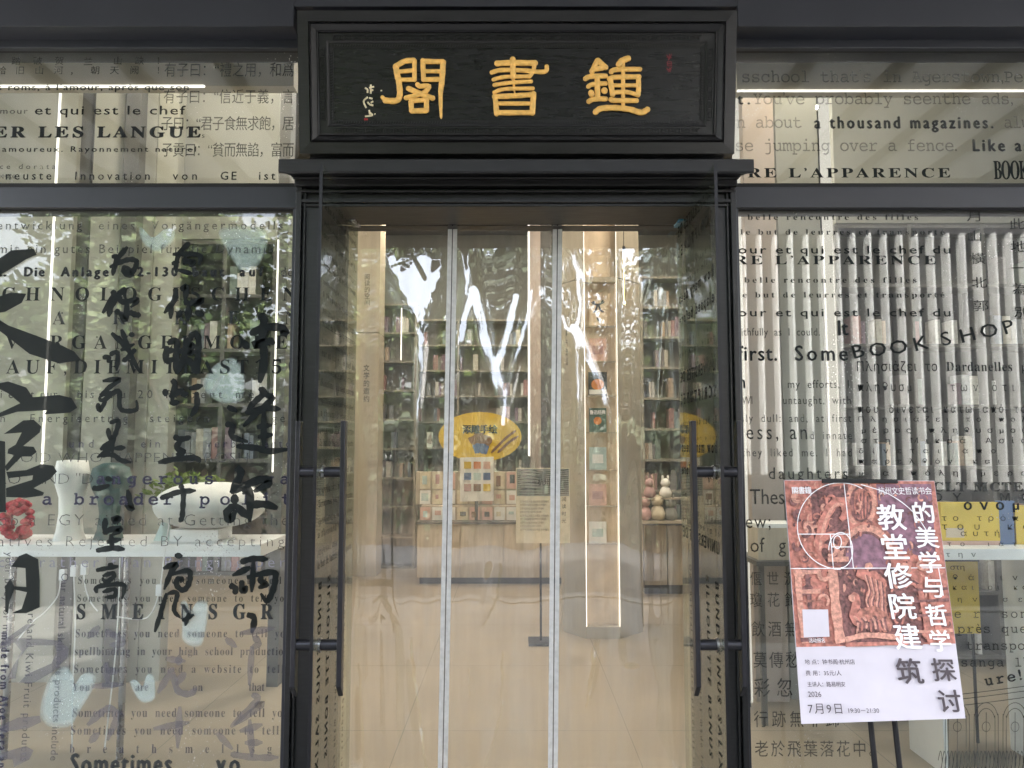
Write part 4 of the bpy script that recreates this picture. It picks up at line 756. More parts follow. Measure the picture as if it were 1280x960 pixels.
BIGP = [bigp(0, 780, s5, [(180, 0), (240, 0), (60, 120), (0, 170), (-20, 140)]), bigp(0, 780, s5, [(60, 92), (250, 95), (400, 110), (465, 160), (450, 230), (350, 320), (230, 390), (130, 390), (190, 330), (350, 260), (380, 180), (370, 140), (200, 140), (130, 230), (110, 360), (50, 370), (80, 300), (150, 180), (100, 120), (30, 160)]),
        bigp(0, 780, s5, [(-20, 685), (130, 620), (270, 610), (280, 650), (200, 690), (-20, 725)]), bigp(0, 780, s5, [(-20, 865), (180, 810), (230, 840), (200, 900), (100, 950), (90, 900), (-20, 895)])]
for lst, mt in ((BIG, 'ink_black'), (BIGP, 'ink_hazed')):  # BIGP strokes paler: reflected haze mixed into the ink
    b = MB()
    for i, p in enumerate(lst): poly2(b, p, wpl, .0056 + i * .00004)
    b.build('brush_lettering', mt, pLL)
# --- pale mitten-shaped stickers on the inside of the glass
ipl = Plane((0, YG + .008, 0), (0, -1, 0))
for lab, c in (('pale blue mitten sticker high on the left window below Vorgänger', [(176, 284), (190, 297), (206, 286), (218, 289), (214, 303), (198, 314), (184, 309), (176, 297)]),
               ('pale blue mitten sticker at the upper right of the left window', [(275, 288), (300, 283), (330, 288), (332, 312), (318, 335), (304, 340), (292, 326), (280, 306)]),
               ('pale blue mitten sticker in the middle of the left window', [(268, 458), (290, 448), (303, 462), (304, 490), (296, 502), (276, 502), (260, 492), (254, 478)]),
               ('pale blue mitten sticker beside the large S lettering', [(226, 754), (233, 752), (238, 764), (246, 752), (259, 754), (258, 780), (252, 804), (240, 807), (228, 798), (228, 775)]),
               ('largest pale blue mitten sticker low at the left among upright lettering', [(80, 834), (92, 846), (92, 858), (104, 842), (117, 844), (116, 860), (98, 890), (88, 906), (66, 908), (53, 898), (52, 880), (62, 850)]),
               ('small pale blue mitten sticker over the words You are on that', [(163, 853), (170, 850), (178, 858), (184, 843), (192, 846), (194, 862), (192, 874), (180, 878), (170, 870)])):
    q = []
    m_ = len(c)
    for i in range(m_):
        a0, a1, a2, a3 = [np.array(c[(i + j - 1) % m_], float) for j in range(4)]
        for k in range(4):
            t = k / 4; q.append(tuple(.5 * ((2 * a1) + (a2 - a0) * t + (2 * a0 - 5 * a1 + 4 * a2 - a3) * t * t + (3 * a1 - a0 - 3 * a2 + a3) * t ** 3)))
    b = MB(); cx_, cy_ = sum(p[0] for p in q) / len(q), sum(p[1] for p in q) / len(q)
    for j, sc__ in enumerate((1.04, .97, .90, .82)): b.add([ipl(cx_ + (x - cx_) * sc__, cy_ + (y - cy_) * sc__) + Vector((0, .0006 + j * .0003, 0)) for x, y in q], [tuple(range(len(q)))])
    tag(b.build('mitten_sticker', 'sticker'), lab, 'sticker', 'mitten stickers on the left window')
# --- right upper window
k_ = dict(pl=wpl, parent=pUR)
line('sschool that’s in Agerstown,Pen', 926, 1292, 103, 13.4, 'm', 'ink_faint', 1, **k_); line('t.', 922, 938, 130.5, 13, 'B', 'ink_grey', 1, **k_); line('You’ve probably seenthe ads,', 941, 1267, 130.5, 13.4, 'm', 'ink_faint', 1, **k_)
line('n about', 920, 1003, 160, 13.4, 'm', 'ink_faint', 1, **k_); line('a thousand magazines.', 1018, 1242, 160.5, 14.5, 'B', 'ink_grey', .8, dup=.02, **k_); line('alu', 1254, 1288, 160, 13.4, 'm', 'ink_faint', 1, **k_)
line('se jumping over a fence.', 918, 1197, 189, 13.4, 'm', 'ink_faint', 1, **k_); line('Like as', 1215, 1287, 189, 14.5, 'B', 'ink_grey', .85, dup=.02, **k_)
line('RE L’APPARENCE', 934, 1188, 222, 11.5, 'r', 'ink_black', 1.4, dup=.02, **k_); line('BOOK', 1242, 1286, 224, 22.5, 'b', 'ink_black', .55, dup=.01, **k_)
# --- right lower window
k_ = dict(pl=wpl, parent=pLR)
for dy, dx in ((0, 0), (78.5, -4)):
    line('belle rencontre des filles', 934 + dx, 1148 + dx / 2, 275 + dy, 6.8, 'b', 'ink_dark', 1.3, **k_); line('le but de leurres et transporté', 925 + dx, 1181, 293.5 + dy, 6.8, 'b', 'ink_dark', 1.3, **k_); line('our et qui est le chef du', 922, 1189, 317 + dy, 9.6, 's', 'ink_black', 1.5, dup=.02, **k_)
line('RE L’APPARENCE', 917, 1170, 330.5, 10.6, 'r', 'ink_black', 1.5, dup=.01, **k_)
line('aithfully as I could.', 921, 1025, 419.6, 9.4, 's', 'ink_grey', .8, sp=2, **k_); line('It', 1046, 1060, 419, 18, 's', 'ink_dark', .9, dup=.04, **k_)
line('first.', 922, 972, 450.8, 18, 's', 'ink_dark', .9, dup=.03, **k_); line('Some', 993, 1060, 450.8, 18.5, 's', 'ink_dark', .9, dup=.03, **k_)
for i, (c, x, y) in enumerate(zip('BOOKSHOP', (1066, 1087, 1113, 1143, 1178, 1201, 1226, 1255), (449, 447, 444, 439.5, 433, 429, 423.5, 418.5))): line(c, x, x + (17, 22, 22, 18, 15, 18, 23, 15)[i], y, 16.5, 's', 'ink_black', 1.2, x1y=y - 4.2, dup=.015, **k_)
line('Πλησιάζει το Dardanelles μ', 1070, 1284, 464, 11.5, 'r', 'ink_dark', .85, sp=2, **k_)
line('n', 921, 930, 485, 16, 's', 'ink_dark', 1, dup=.02, **k_); line('my efforts, I', 984, 1062, 485, 9.8, 's', 'ink_grey', .85, sp=2, **k_); line('πληθυσμ', 1072, 1140, 489, 10.5, 'r', 'ink_dark', .8, **k_); line('των ότι', 1188, 1268, 489, 10, 'r', 'ink_grey', .8, **k_)
line('Wl', 927, 941, 505, 9.6, 's', 'ink_grey', .8, **k_); line('untaught, with', 978, 1064, 505, 9.6, 's', 'ink_grey', .8, sp=2, **k_); line('sly dull: and, at first', 926, 1064, 527.5, 9.6, 's', 'ink_grey', .8, sp=2, **k_)
line('ess, an', 932, 1010, 549, 18.5, 's', 'ink_dark', .8, **k_); line('d innate', 1012, 1065, 549, 9.6, 's', 'ink_grey', .8, sp=2, **k_); line('they liked me. I had', 927, 1065, 570.5, 9.8, 's', 'ink_grey', .8, sp=2, **k_); line('daughters', 960, 1060, 598.8, 14.5, 's', 'ink_dark', .9, **k_)
line('These', 937, 992, 630, 18.5, 's', 'ink_dark', .85, **k_); line('ew;', 931, 964, 660, 17, 's', 'ink_dark', .85, **k_); line('of', 937, 955, 690, 18, 's', 'ink_dark', .85, **k_); line('g', 973, 985, 690, 18, 's', 'ink_dark', .85, **k_)
line('που δίνεται κάτω από το', 1072, 1282, 516, 9.5, 'b', 'ink_dark', .8, sp=2, **k_)
for t, y, a, c, cp in (('Πλησιάζει το πολ', 527, 1072, 1284, 6), ('μέρος πληθυσμού', 541, 1076, 1284, 6.5), ('στη Μικρά Ασία', 554, 1076, 1284, 6.5), ('δίνεται άπο', 566.5, 1073, 1245, 6), ('παρελθόν και', 579.5, 1073, 1250, 6), ('μια πόλη μερα', 594.5, 1073, 1284, 6.5), ('το τρόπο', 651, 1177, 1288, 7), ('του κα', 662, 1177, 1288, 8), ('αυτή', 670, 1200, 1250, 7), ('το ιατι', 682.5, 1184, 1284, 5.5), ('την', 696, 1182, 1220, 6), ('στη', 712, 1187, 1206, 6), ('θά ιν', 725, 1190, 1272, 6.5), ('και οι κο', 737, 1190, 1284, 6), ('ην σε', 752, 1196, 1278, 6)):
    line(t, a, c, y, cp, 'b', 'ink_dark', 1.3, sp=2, **k_)
line('CLT MCTEI', 1166, 1288, 614, 11, 'b', 'ink_faint', 1.2, dup=.05, **k_); line('ΟΥ  ΜΟ', 1166, 1288, 626, 9, 's', 'ink_faint', 1.2, dup=.05, **k_); line('ονομα', 1204, 1296, 637, 11.5, 'b', 'ink_dark', 1.1, dup=.06, **k_)
line('e r  son', 1192, 1284, 772, 9.5, 'm', 'ink_grey', 1, **k_); line('près que', 1196, 1284, 791, 10, 'm', 'ink_dark', 1, **k_); line('transpor', 1207, 1292, 812, 10, 'm', 'ink_dark', 1, **k_); line('sanga l’', 1200, 1282, 833, 10, 'm', 'ink_dark', 1, **k_); line('ure!', 1231, 1278, 857, 11, 'm', 'ink_dark', 1, x1y=849, dup=.05, **k_)
for t, y, a, c, cp in (('偃世沉', 730, 937, 995, 16), ('瓊花飾', 757, 937, 997, 17), ('飲酒無', 794, 939, 998, 18), ('莫傳愁', 833, 941, 1000, 19), ('彩忽閒', 869, 942, 1020, 22), ('行跡無非歸', 907, 942, 1050, 19), ('老於飛葉落花中。', 944, 943, 1104, 19)): line(t, a, c, y, cp, 'c', 'ink_grey', .85, **k_)
column('月山橫北郭', [(1218, 270), (1218, 295), (1222, 323), (1224, 353), (1226, 382)], 15, 'ink_dark', 1.35, **k_); column('此地一為別', [(1271, 280), (1273, 308), (1273, 335), (1275, 361), (1277, 390)], 15, 'ink_dark', 1.35, **k_)
b = MB(); lf = .0042                        # fine line drawing of arched windows low on the right pane
for cx in (1196, 1232, 1268):
    for r in (15, 11): brush(b, [(cx - r, 985)] + ell(cx, 905 - r * .3, r, r * 1.5, 10, 180, 360) + [(cx + r, 985)], .45, wpl, lf, 0, (1, 1)); lf += .00003
    brush(b, [(cx, 890), (cx, 985)], .45, wpl, lf, 0, (1, 1)); brush(b, ell(cx, 908, 5, 6, 12), .4, wpl, lf + .00003, 0, (1, 1)); lf += .00006
for y in (862, 868, 876): brush(b, [(1176, y + 8), (1230, y + 2), (1290, y - 6)], .5, wpl, lf, 0, (1, 1)); lf += .00003
for k in range(26): x = 1172 + k * 4.6; brush(b, [(x, 950 + (k * 5) % 7), (x + 3, 938), (x + 5, 952), (x + 2, 966)], .4, wpl, lf, 0, (1, 1)); lf += .00002
b.build('line_drawing', 'ink_grey', pLR)

# ================================================================== INSIDE THE SHOP
part('head_beam', fr, 'aluminium', (XL, XR, .02, .3, PZ(8, -.06), 5.4))
part('top_beam', fr, 'aluminium', (XL, XR, -.06, .019, PZ(8, -.06), PZ(-14, -.06)))
def shop_book(mi, w_, h, d, fx='spine'):
    """one book standing: spine towards -y at the origin, pages inside a cover"""
    b = MB(); t = .004
    b.box(0, t, 0, d, 0, h, 0); b.box(w_ - t, w_, 0, d, 0, h, 0); b.box(t, w_ - t, 0, t, 0, h, 0); b.box(t, w_ - t, t, d - .006, .004, h - .004, 1)
    return b.build('book', ['book_%d' % mi, 'pages'])
PROTO = {}
def put_books(xa, xb, y, z_, hmax, label, group, rnd, dens=.9, wide=1.):
    x = xa
    while x < xb - .03:
        if rnd.random() > dens: x += rnd.uniform(.05, .16); continue
        mi = rnd.randrange(10); q = rnd.randrange(3); key = (mi, q); w_, h, d = ((.028, .20, .14), (.042, .235, .16), (.02, .185, .13))[q]
        if key not in PROTO: o = shop_book(mi, w_, h, d); PROTO[key] = o.data
        else: o = bpy.data.objects.new('book', PROTO[key]); col.objects.link(o)
        o.location = (x, y + rnd.uniform(0, .02), z_); s = min(1, hmax / h) * rnd.uniform(.9, 1); o.scale = (wide, 1, s); tag(o, 'small ' + BOOKN[mi] + ' ' + label, 'book', group); x += w_ * wide + .003
def bookcase(label, xa, xb, y, depth, z0, z1, rows, mt='shelf_pale', seed=1, blabel=None, bgroup=None, dens=.9, ups=2, bmax=.25, wide=1., brow=0):
    t = thing('bookcase', label, 'bookcase', ((xa + xb) / 2, y, z0)); rnd = random.Random(seed)
    part('back_panel', t, mt, (xa, xb, y + depth - .02, y + depth, z0, z1))
    for i in range(ups): x = xa + (xb - xa) * i / (ups - 1); part('upright', t, mt, (x - .015, x + .015, y, y + depth - .021, z0, z1))
    for i in range(rows + 1):
        zz = z0 + (z1 - z0 - .03) * i / rows
        for j in range(ups - 1):
            a = xa + (xb - xa) * j / (ups - 1) + .016; c = xa + (xb - xa) * (j + 1) / (ups - 1) - .016
            part('shelf', t, mt, (a, c, y + .002, y + depth - .022, zz, zz + .026))
            if blabel and brow <= i < rows: put_books(a + .01, c - .01, y + .02, zz + .027, min(bmax, (z1 - z0) / rows - .06), blabel, bgroup, rnd, dens, wide)
    return t
# far wall of shelves behind the counter
bookcase('tall wall of bookshelves behind the counter, seen through the curtain', PX(480, 7.6), PX(850, 7.6), 7.6, .3, .1, 3.5, 9, seed=4, ups=5, blabel='book on the far shelves behind the counter', bgroup='books on the far shelves', dens=.5, wide=1.7, brow=3)
# counter of pale boards
ct = thing('counter', 'long pale wood counter with a dark plinth behind the curtain', 'counter', (0, 5.8, 0))
cx0, cx1 = PX(521, 5.75, 690), PX(846, 5.75, 690); zc_a, zc_b = PZ(722, 5.75), PZ(652, 5.75)
part('plinth', ct, 'shelf_dark', (cx0 + .03, cx1 - .03, 5.80, 6.5, 0, zc_a)); part('carcass', ct, 'wood_pale', (cx0 + .01, cx1 - .01, 5.78, 6.5, zc_a, zc_b - .03)); part('worktop', ct, 'shelf_dark', (cx0 - .01, cx1 + .01, 5.735, 6.52, zc_b - .028, zc_b))
for i in range(6):
    a = cx0 + (cx1 - cx0) * i / 6; part('front_board', ct, 'wood_pale', (a + .004, a + (cx1 - cx0) / 6 - .004, 5.75, 5.779, zc_a, zc_b - .031), bevel=.002)
# stationery display on the counter
def flat_sign(name, label, cat, poly, Y, th, mt, group=None):
    t = thing(name, label, cat, tuple(P(sum(p[0] for p in poly) / len(poly), max(p[1] for p in poly), Y)), group)
    b = MB(); b.prism([P(x, y, Y) for x, y in poly], Vector((0, 0, 0)), Vector((0, th, 0))); o = b.build('board', mt, t); return t, o
ov, ovb = flat_sign('oval_sign', 'yellow oval sign with brushes standing over the stationery counter', 'sign', ell(600, 546, 52, 31)[:-1], 6.25, .02, 'yellow_board')
opl = Plane((0, 6.25, 0), (0, -1, 0))
line('添雕手绘', 578, 622, 541, 10, 'c', 'ink_dark', 1, dup=.05, pl=opl, parent=ovb)
b = MB(); brush(b, [(590, 556), (600, 550), (612, 557)], 9, opl, .003, 0, (.7, .7)); brush(b, [(592, 562), (600, 560), (610, 563)], 6, opl, .004, 1, (.7, .7)); brush(b, [(614, 566), (632, 548), (645, 538)], 1.6, opl, .003, 0); brush(b, [(622, 566), (636, 553), (648, 545)], 1.6, opl, .0035, 0)
b.build('picture', ['brown_print', 'blue_print'], ovb)
part('prop', ov, 'shelf_dark', (PX(598, 6.27), PX(602, 6.27), 6.275, 6.29, zc_b, PZ(560, 6.27)))
rd = thing('display_rack', 'stepped card rack full of stickers on the pale counter', 'display rack', tuple(P(590, 652, 6.0)))
part('step', rd, 'wood_pale', (PX(528, 5.9), PX(655, 5.9), 5.92, 6.2, zc_b, PZ(632, 5.9)), (PX(520, 6.0), PX(662, 6.0), 6.08, 6.2, PZ(632, 5.9), PZ(590, 6.0)))
rq = random.Random(3)
for i in range(9):
    x = 524 + i * 15.5
    for y0, y1, Yk in ((590, 611, 6.06), (613, 630, 6.04), (634, 650, 5.895)):
        if y0 == 590 and 560 < x < 612: continue
        c = part('card', rd, rq.choice(['paper_white', 'paper_cream', 'paper_white', 'cover_rose']), pbox(x + .8, x + 14, y0, y1, Yk, Yk + .008))
        k = part('motif', c, rq.choice(['brown_print', 'wall_grey', 'paper_cream', 'cover_rose', 'cover_ice', 'panel_dark', 'toy_pink']), pbox(x + rq.uniform(2.5, 5), x + rq.uniform(8.5, 12), y0 + rq.uniform(3, 6), y1 - rq.uniform(3, 7), Yk - .003, Yk - .0005))
wp, wpb = flat_sign('display_board', 'white picture board with coloured icons standing on the counter', 'sign', [(575, 572), (617, 571), (617, 626), (575, 627)], 5.88, .012, 'paper_white')
for i in range(3):
    for j in range(3): part('icon', wpb, ['yellow_board', 'blue_print', 'toy_pink', 'toy_orange', 'cover_ice', 'brown_print', 'cover_rose', 'blue_print', 'yellow_board'][i * 3 + j], pbox(580 + i * 12, 589 + i * 12, 577 + j * 14, 586 + j * 14, 5.874, 5.879))
part('stand', wp, 'shelf_dark', (PX(594, 5.9), PX(598, 5.9), 5.893, 5.92, zc_b, PZ(600, 5.9)))
# easel poster in front of the counter
es = thing('easel_poster', 'cream text poster on a dark floor stand before the counter', 'poster', tuple(P(675, 792, 3.05)))
yE = 3.05; eb = part('board', es, 'paper_cream', pbox(645, 712, 585, 679, yE, yE + .012))
part('illustration', eb, 'wall_grey', pbox(646, 711, 586, 620, yE - .002, yE - .0004))
epl = Plane((0, yE - .002, 0), (0, -1, 0)); b = MB(); lf = .001
for k in range(12): brush(b, [(647, 589 + k * 2.6), (662, 587 + k * 2.7 + (k % 3)), (680, 590 + k * 2.5), (711, 587 + k * 2.7)], .45, epl, lf, 0, (1, 1)); lf += .00005
b.build('line_drawing', 'ink_grey', eb)
for k in range(9): line('文学书店讲座活动预告与你相约', 650, 686 - (k % 4) * 3, 628 + k * 4.4, 2.6, 'c', 'ink_grey', 1, pl=epl, parent=eb)
line('杭州', 672, 688, 606, 8, 'c', 'ink_dark', 1, pl=epl, parent=eb); column('阅读时光', (705, 624), 6, 'ink_grey', 1, adv=(0, 9), pl=epl, parent=eb)
part('pole', es, 'black_metal', (PX(674, yE), PX(676.5, yE), yE + .014, yE + .034, .02, PZ(600, yE)))
part('base', es, 'black_metal', (PX(660, yE), PX(690, yE), yE - .1, yE + .16, 0, .018), bevel=.004)
# lit book column
Yf = 3.2; cl_ = thing('book_column', 'beige column with a lit niche of face-out books right of the curtain seam', 'column', tuple(P(752, 790, Yf)))
xa, xb = PX(733, Yf, 600), PX(772, Yf, 600); xl, xr = PX(704, Yf + .25, 600), PX(802, Yf + .25, 600)
CT = 5.19
for nm, pts in (('side_panel', [(xl, Yf + .25), (xa - .012, Yf), (xa - .012, Yf + .3), (xl, Yf + .6)]), ('side_panel', [(xb + .012, Yf), (xr, Yf + .25), (xr, Yf + .6), (xb + .012, Yf + .3)])):
    for (z0_, z1_) in ((0.0, PZ(347, Yf) - .004), (PZ(347, Yf) + .004, CT)):
        b = MB(); b.prism([(x, y, 0) for x, y in pts], Vector((0, 0, z0_)), Vector((0, 0, z1_))); b.build(nm, 'panel_beige', cl_)
part('niche_back', cl_, 'cover_cream', (xa - .010, xb + .010, Yf + .09, Yf + .12, 0, CT))
part('niche_sill', cl_, 'panel_beige', (xa - .010, xb + .010, Yf, Yf + .089, 0, .10)); part('niche_head', cl_, 'panel_beige', (xa - .010, xb + .010, Yf + .002, Yf + .089, PZ(352, Yf), PZ(346, Yf)))
for x0_, x1_ in ((xa - .0105, xa - .0035), (xb + .0035, xb + .0105)):
    part('light_strip', cl_, 'led_soft', (x0_, x1_, Yf + .001, Yf + .088, .101, PZ(353, Yf))); part('light_strip', cl_, 'led', (x0_, x1_, Yf - .002, Yf + .0008, .101, CT))
NB = [('cream book with a black stag drawing, highest in the lit niche', 374, 407, 'cover_cream', 'dark_print'), ('faded mauve picture book second from the top of the lit niche', 423, 451, 'cover_rose', 'toy_pink'), ('black book with an orange flower in the lit niche', 465, 494, 'cover_black', 'toy_orange'), ('dark green book with an orange emblem in the lit niche', 510, 540, 'cover_green', 'toy_orange'),
      ('pale ice-blue book in the lit niche', 559, 587, 'cover_ice', 'paper_white'), ('rose pink book in the lit niche', 605, 632, 'cover_rose', 'toy_pink'), ('white book with a blue band, lowest in the lit niche', 652, 679, 'paper_white', 'cover_ice')]
for i, (lab, y0, y1, c, c2) in enumerate(NB):
    t = thing('book', lab, 'book', tuple(P(747, y1, Yf + .05)), 'face-out books in the lit column'); x0, x1 = 736.5, 758
    if i == 2: x0, x1 = 735.5, 758.5
    cv = part('cover', t, c, pbox(x0, x1, y0, y1, Yf + .05, Yf + .054)); part('page_block', t, 'pages', pbox(x0 + .6, x1 - .5, y0 + .6, y1 - .6, Yf + .0545, Yf + .068))
    if i in (2, 3): 
        b = MB(); mpl = Plane((0, Yf + .05, 0), (0, -1, 0)); poly2(b, ell(747, (y0 + y1) / 2 + 1, 8 if i == 2 else 5, 7 if i == 2 else 5, 14)[:-1], mpl, .0006); b.build('cover_picture', c2, cv)
        if i == 3: line('鲁迅经典', 737, 757, y0 + 7.5, 5, 'c', 'print_white', 1, dup=.04, pl=mpl, parent=cv)
        else: part('title_band', cv, 'paper_white', pbox(736.5, 758, y1 - 7, y1 - 1, Yf + .0488, Yf + .0496))
    elif i == 0:
        b = MB(); mpl = Plane((0, Yf + .05, 0), (0, -1, 0))
        for j, q in enumerate(([(739, 378), (747, 381), (756, 377)], [(747, 380), (745, 387), (742, 391)], [(748, 381), (751, 388), (755, 390)], [(741, 376), (744, 380)], [(754, 375), (751, 380)], [(746, 397), (750, 402)])): brush(b, q, 1.2, mpl, .0006 + j * .0001)
        b.build('cover_picture', c2, cv)
    else: part('cover_picture', cv, c2, pbox(x0 + 4, x1 - 4, y0 + 9, y1 - 8, Yf + .0488, Yf + .0496))
    part('ledge', cl_, 'panel_beige', (xa - .003, xb + .003, Yf + .03, Yf + .089, PZ(y1 + 1.6, Yf + .05), PZ(y1 + .3, Yf + .05)))
# vertical wording on the column flank and pendant lamp
fpl = Plane((xl, Yf + .25, 0), Vector((-(Yf - Yf - .25), (xl - xa), 0)) if False else Vector(((-.25), -(xa - xl), 0)))
column('籍书速递', (711, 416), 10, 'ink_dark', .8, adv=(0, 12), pl=fpl, parent=None)
pd = thing('pendant_lamp', 'slim glass tube pendant lamp hanging before the beige column', 'lamp', tuple(P(780, 383, 2.3)))
px_ = PX(780, 2.3, 330); b = MB(); b.tube([(px_, 2.3, CT), (px_, 2.3, PZ(312, 2.3))], .003, 6); b.build('cord', 'black_metal', pd)
b = MB(); b.lathe([(.006, 0), (.013, .004), (.013, .035), (.008, .045)], (px_, 2.3, PZ(315, 2.3)), 16); b.build('cap', 'black_metal', pd)
b = MB(); b.lathe([(.004, 0), (.016, .006), (.018, .02), (.018, PZ(314, 2.3) - PZ(383, 2.3))], (px_, 2.3, PZ(383, 2.3)), 20); b.build('glass_tube', 'lamp_glass', pd)
b = MB(); b.tube([(px_, 2.3, PZ(380, 2.3)), (px_, 2.3, PZ(377, 2.3))], .008, 10); b.tube([(px_, 2.3, PZ(319, 2.3)), (px_, 2.3, PZ(316, 2.3))], .007, 10); b.tube([(px_ - .004, 2.3, PZ(377, 2.3)), (px_ - .004, 2.3, PZ(319, 2.3))], .0018, 6); b.build('filament', 'filament', pd)
# far pink panel with a light edge, left beige panel with wording, left shelves, right shelves
lp = thing('light_column', 'slim pink-beige column with a bright edge behind the curtain centre', 'column', tuple(P(668, 640, 6.9)))
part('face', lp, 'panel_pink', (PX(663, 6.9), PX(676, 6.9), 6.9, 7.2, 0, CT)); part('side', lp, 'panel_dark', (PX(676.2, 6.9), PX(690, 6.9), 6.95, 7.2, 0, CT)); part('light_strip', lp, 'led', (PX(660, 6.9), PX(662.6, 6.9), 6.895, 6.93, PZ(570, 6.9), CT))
bc = thing('beige_column', 'beige column with vertical Chinese wording behind the left edge of the curtain', 'column', tuple(P(455, 708, 6.3)))
bf = part('face', bc, 'panel_beige', (PX(405, 6.3), PX(473, 6.3), 6.3, 6.7, 0, PZ(416, 6.3) - .004), bevel=.002); part('face', bc, 'panel_beige', (PX(405, 6.3), PX(473, 6.3), 6.3, 6.7, PZ(416, 6.3) + .004, CT), bevel=.002)
bpl = Plane((0, 6.3, 0), (0, -1, 0)); column('文学的邀约', (458, 460), 9, 'ink_dark', .9, adv=(0, 9.6), pl=bpl, parent=bf); column('阅读的空间', (459, 346), 8, 'ink_grey', .9, adv=(0, 8), pl=bpl, parent=bf)
nbk = bookcase('narrow bookshelf between the beige column and the counter', PX(475, 6.9), PX(519, 6.9), 6.9, .3, 0, 3.6, 9, seed=9, blabel='book on the narrow shelf beside the beige column', bgroup='books on the narrow shelf', dens=.5, wide=1.5, brow=3)
part('light_strip', nbk, 'led', (PX(500, 6.88), PX(501.5, 6.88), 6.885, 6.899, PZ(450, 6.88), PZ(385, 6.88)))
bookcase('bookshelf right of the lit book column', PX(803, 5.2), PX(862, 5.2), 5.2, .3, PZ(655, 5.2), 3.6, 8, seed=12, blabel='book on the shelf right of the lit column', bgroup='books right of the lit column', dens=.6, wide=1.4)
sc_ = thing('side_cabinet', 'pale cabinet under the shelf right of the lit column', 'cabinet', tuple(P(830, 725, 5.1))); part('door', sc_, 'wood_pale', (PX(803, 5.15), PX(830, 5.15), 5.15, 5.17, .1, PZ(657, 5.15))); part('door', sc_, 'wood_pale', (PX(831, 5.15), PX(862, 5.15), 5.15, 5.17, .1, PZ(657, 5.15))); part('carcass', sc_, 'shelf_dark', (PX(803, 5.15), PX(862, 5.15), 5.171, 5.5, 0, PZ(656, 5.15)))
def toy(label, x, y, s, Y, mt):
    t = thing('soft_toy', label, 'toy', tuple(P(x, y, Y)), 'soft toys beside the lit column'); p = P(x, y, Y)
    b = MB(); b.lathe([(.3 * s, 0), (.5 * s, .15 * s), (.52 * s, .45 * s), (.36 * s, .8 * s), (.2 * s, .95 * s)], p, 16); b.build('body', mt, t)
    b = MB(); b.lathe([(.1 * s, 0), (.34 * s, .12 * s), (.42 * s, .36 * s), (.32 * s, .62 * s), (.08 * s, .74 * s)], p + Vector((0, 0, .88 * s)), 16); b.build('head', mt, t)
    for q in (-1, 1):
        b = MB(); b.lathe([(.03 * s, 0), (.1 * s, .06 * s), (.1 * s, .3 * s), (.04 * s, .4 * s)], p + Vector((q * .22 * s, 0, 1.48 * s)), 10); b.build('ear', mt, t)
for lab, x, y, s, mt in (('pink soft toy at the left end below the right shelf', 806, 650, .16, 'toy_pink'), ('cream soft toy in the middle below the right shelf', 822, 650, .17, 'paper_cream'), ('grey soft toy at the right end below the right shelf', 838, 650, .15, 'wall_grey'), ('pink soft toy on the upper ledge right of the column', 812, 622, .13, 'toy_pink'), ('white soft toy on the upper ledge right of the column', 832, 622, .13, 'paper_white')): toy(lab, x, y, s, 5.02, mt)
tl_ = thing('toy_ledge', 'pale two-step ledge carrying soft toys right of the column', 'shelf', tuple(P(825, 655, 4.95))); part('board', tl_, 'wood_pale', (PX(800, 4.95), PX(860, 4.95), 4.93, 5.14, PZ(653.5, 5.02), PZ(650.2, 5.02))); part('board', tl_, 'wood_pale', (PX(800, 4.95), PX(860, 4.95), 4.97, 5.14, PZ(624, 5.02), PZ(622.2, 5.02))); part('bracket', tl_, 'wood_pale', (PX(800, 4.95), PX(801, 4.95), 4.97, 5.14, 0, PZ(624.1, 5.02)))

# ---- left window display
Ys = .62
sh = thing('window_shelf', 'long white lacquered display shelf across the left window', 'shelf', tuple(P(160, 696, .5)))
part('board', sh, 'white_lacquer', (-2.9, PX(326, .42, 688), .42, .85, PZ(696, .42), PZ(680.5, .42)), bevel=.002)
for x in (-2.7, PX(168, .7)):
    b = MB(); b.tube([(x, .7, 0), (x, .7, PZ(696, .42) - .0005)], .018, 14); b.build('post', 'steel', sh)
zsf = PZ(680.5, .42)
def vase(label, xc, Yv, prof, mt, seg=64, rib=.045, group=None):
    t = thing('paper_vase', label, 'vase', (PX(xc, Yv, 640), Yv, zsf), group); b = MB(); b.lathe(prof, (PX(xc, Yv, 640), Yv, zsf + .001), seg, 0, 1, rib); b.build('body', mt, t); return t
hz = PZ(576, Ys) - zsf
vase('tall white pleated paper vase at the left of the shelf', 88, Ys, [(.075, 0), (.062, .04), (.052, .14), (.055, .22), (.075, .29), (.082, .34), (.07, hz), (.02, hz + .004)], 'vase_white')
vase('dark green pleated vase beside the white one', 137, Ys + .02, [(.07, 0), (.056, .05), (.046, .13), (.056, .2), (.088, .27), (.098, .32), (.085, .375), (.04, .40), (.015, .402)], 'vase_green')
lm_ = thing('paper_lamp', 'wide white pleated paper lamp on a white block', 'lamp', (PX(253, Ys, 670), Ys, zsf)); xb_ = PX(253, Ys, 670)
part('base', lm_, 'white_lacquer', (xb_ - .13, xb_ + .12, Ys - .1, Ys + .1, zsf + .0005, zsf + .062), bevel=.002)
b = MB(); b.lathe([(.02 + .25 * math.cos(R(a)) ** .8, .118 + .118 * math.sin(R(a))) for a in range(-66, 84, 8)], (xb_ + .04, Ys, zsf + .064), 120, 0, 1, .04); b.build('shade', 'vase_white', lm_)
b = MB(); b.lathe([(.055, 0), (.05, .01), (.03, .06), (.02, .09)], (xb_ - .19, Ys - .02, zsf + .0006), 24); tag(b.build('glass_cone', 'cover_ice'), 'small pale cone standing left of the paper lamp', 'ornament')
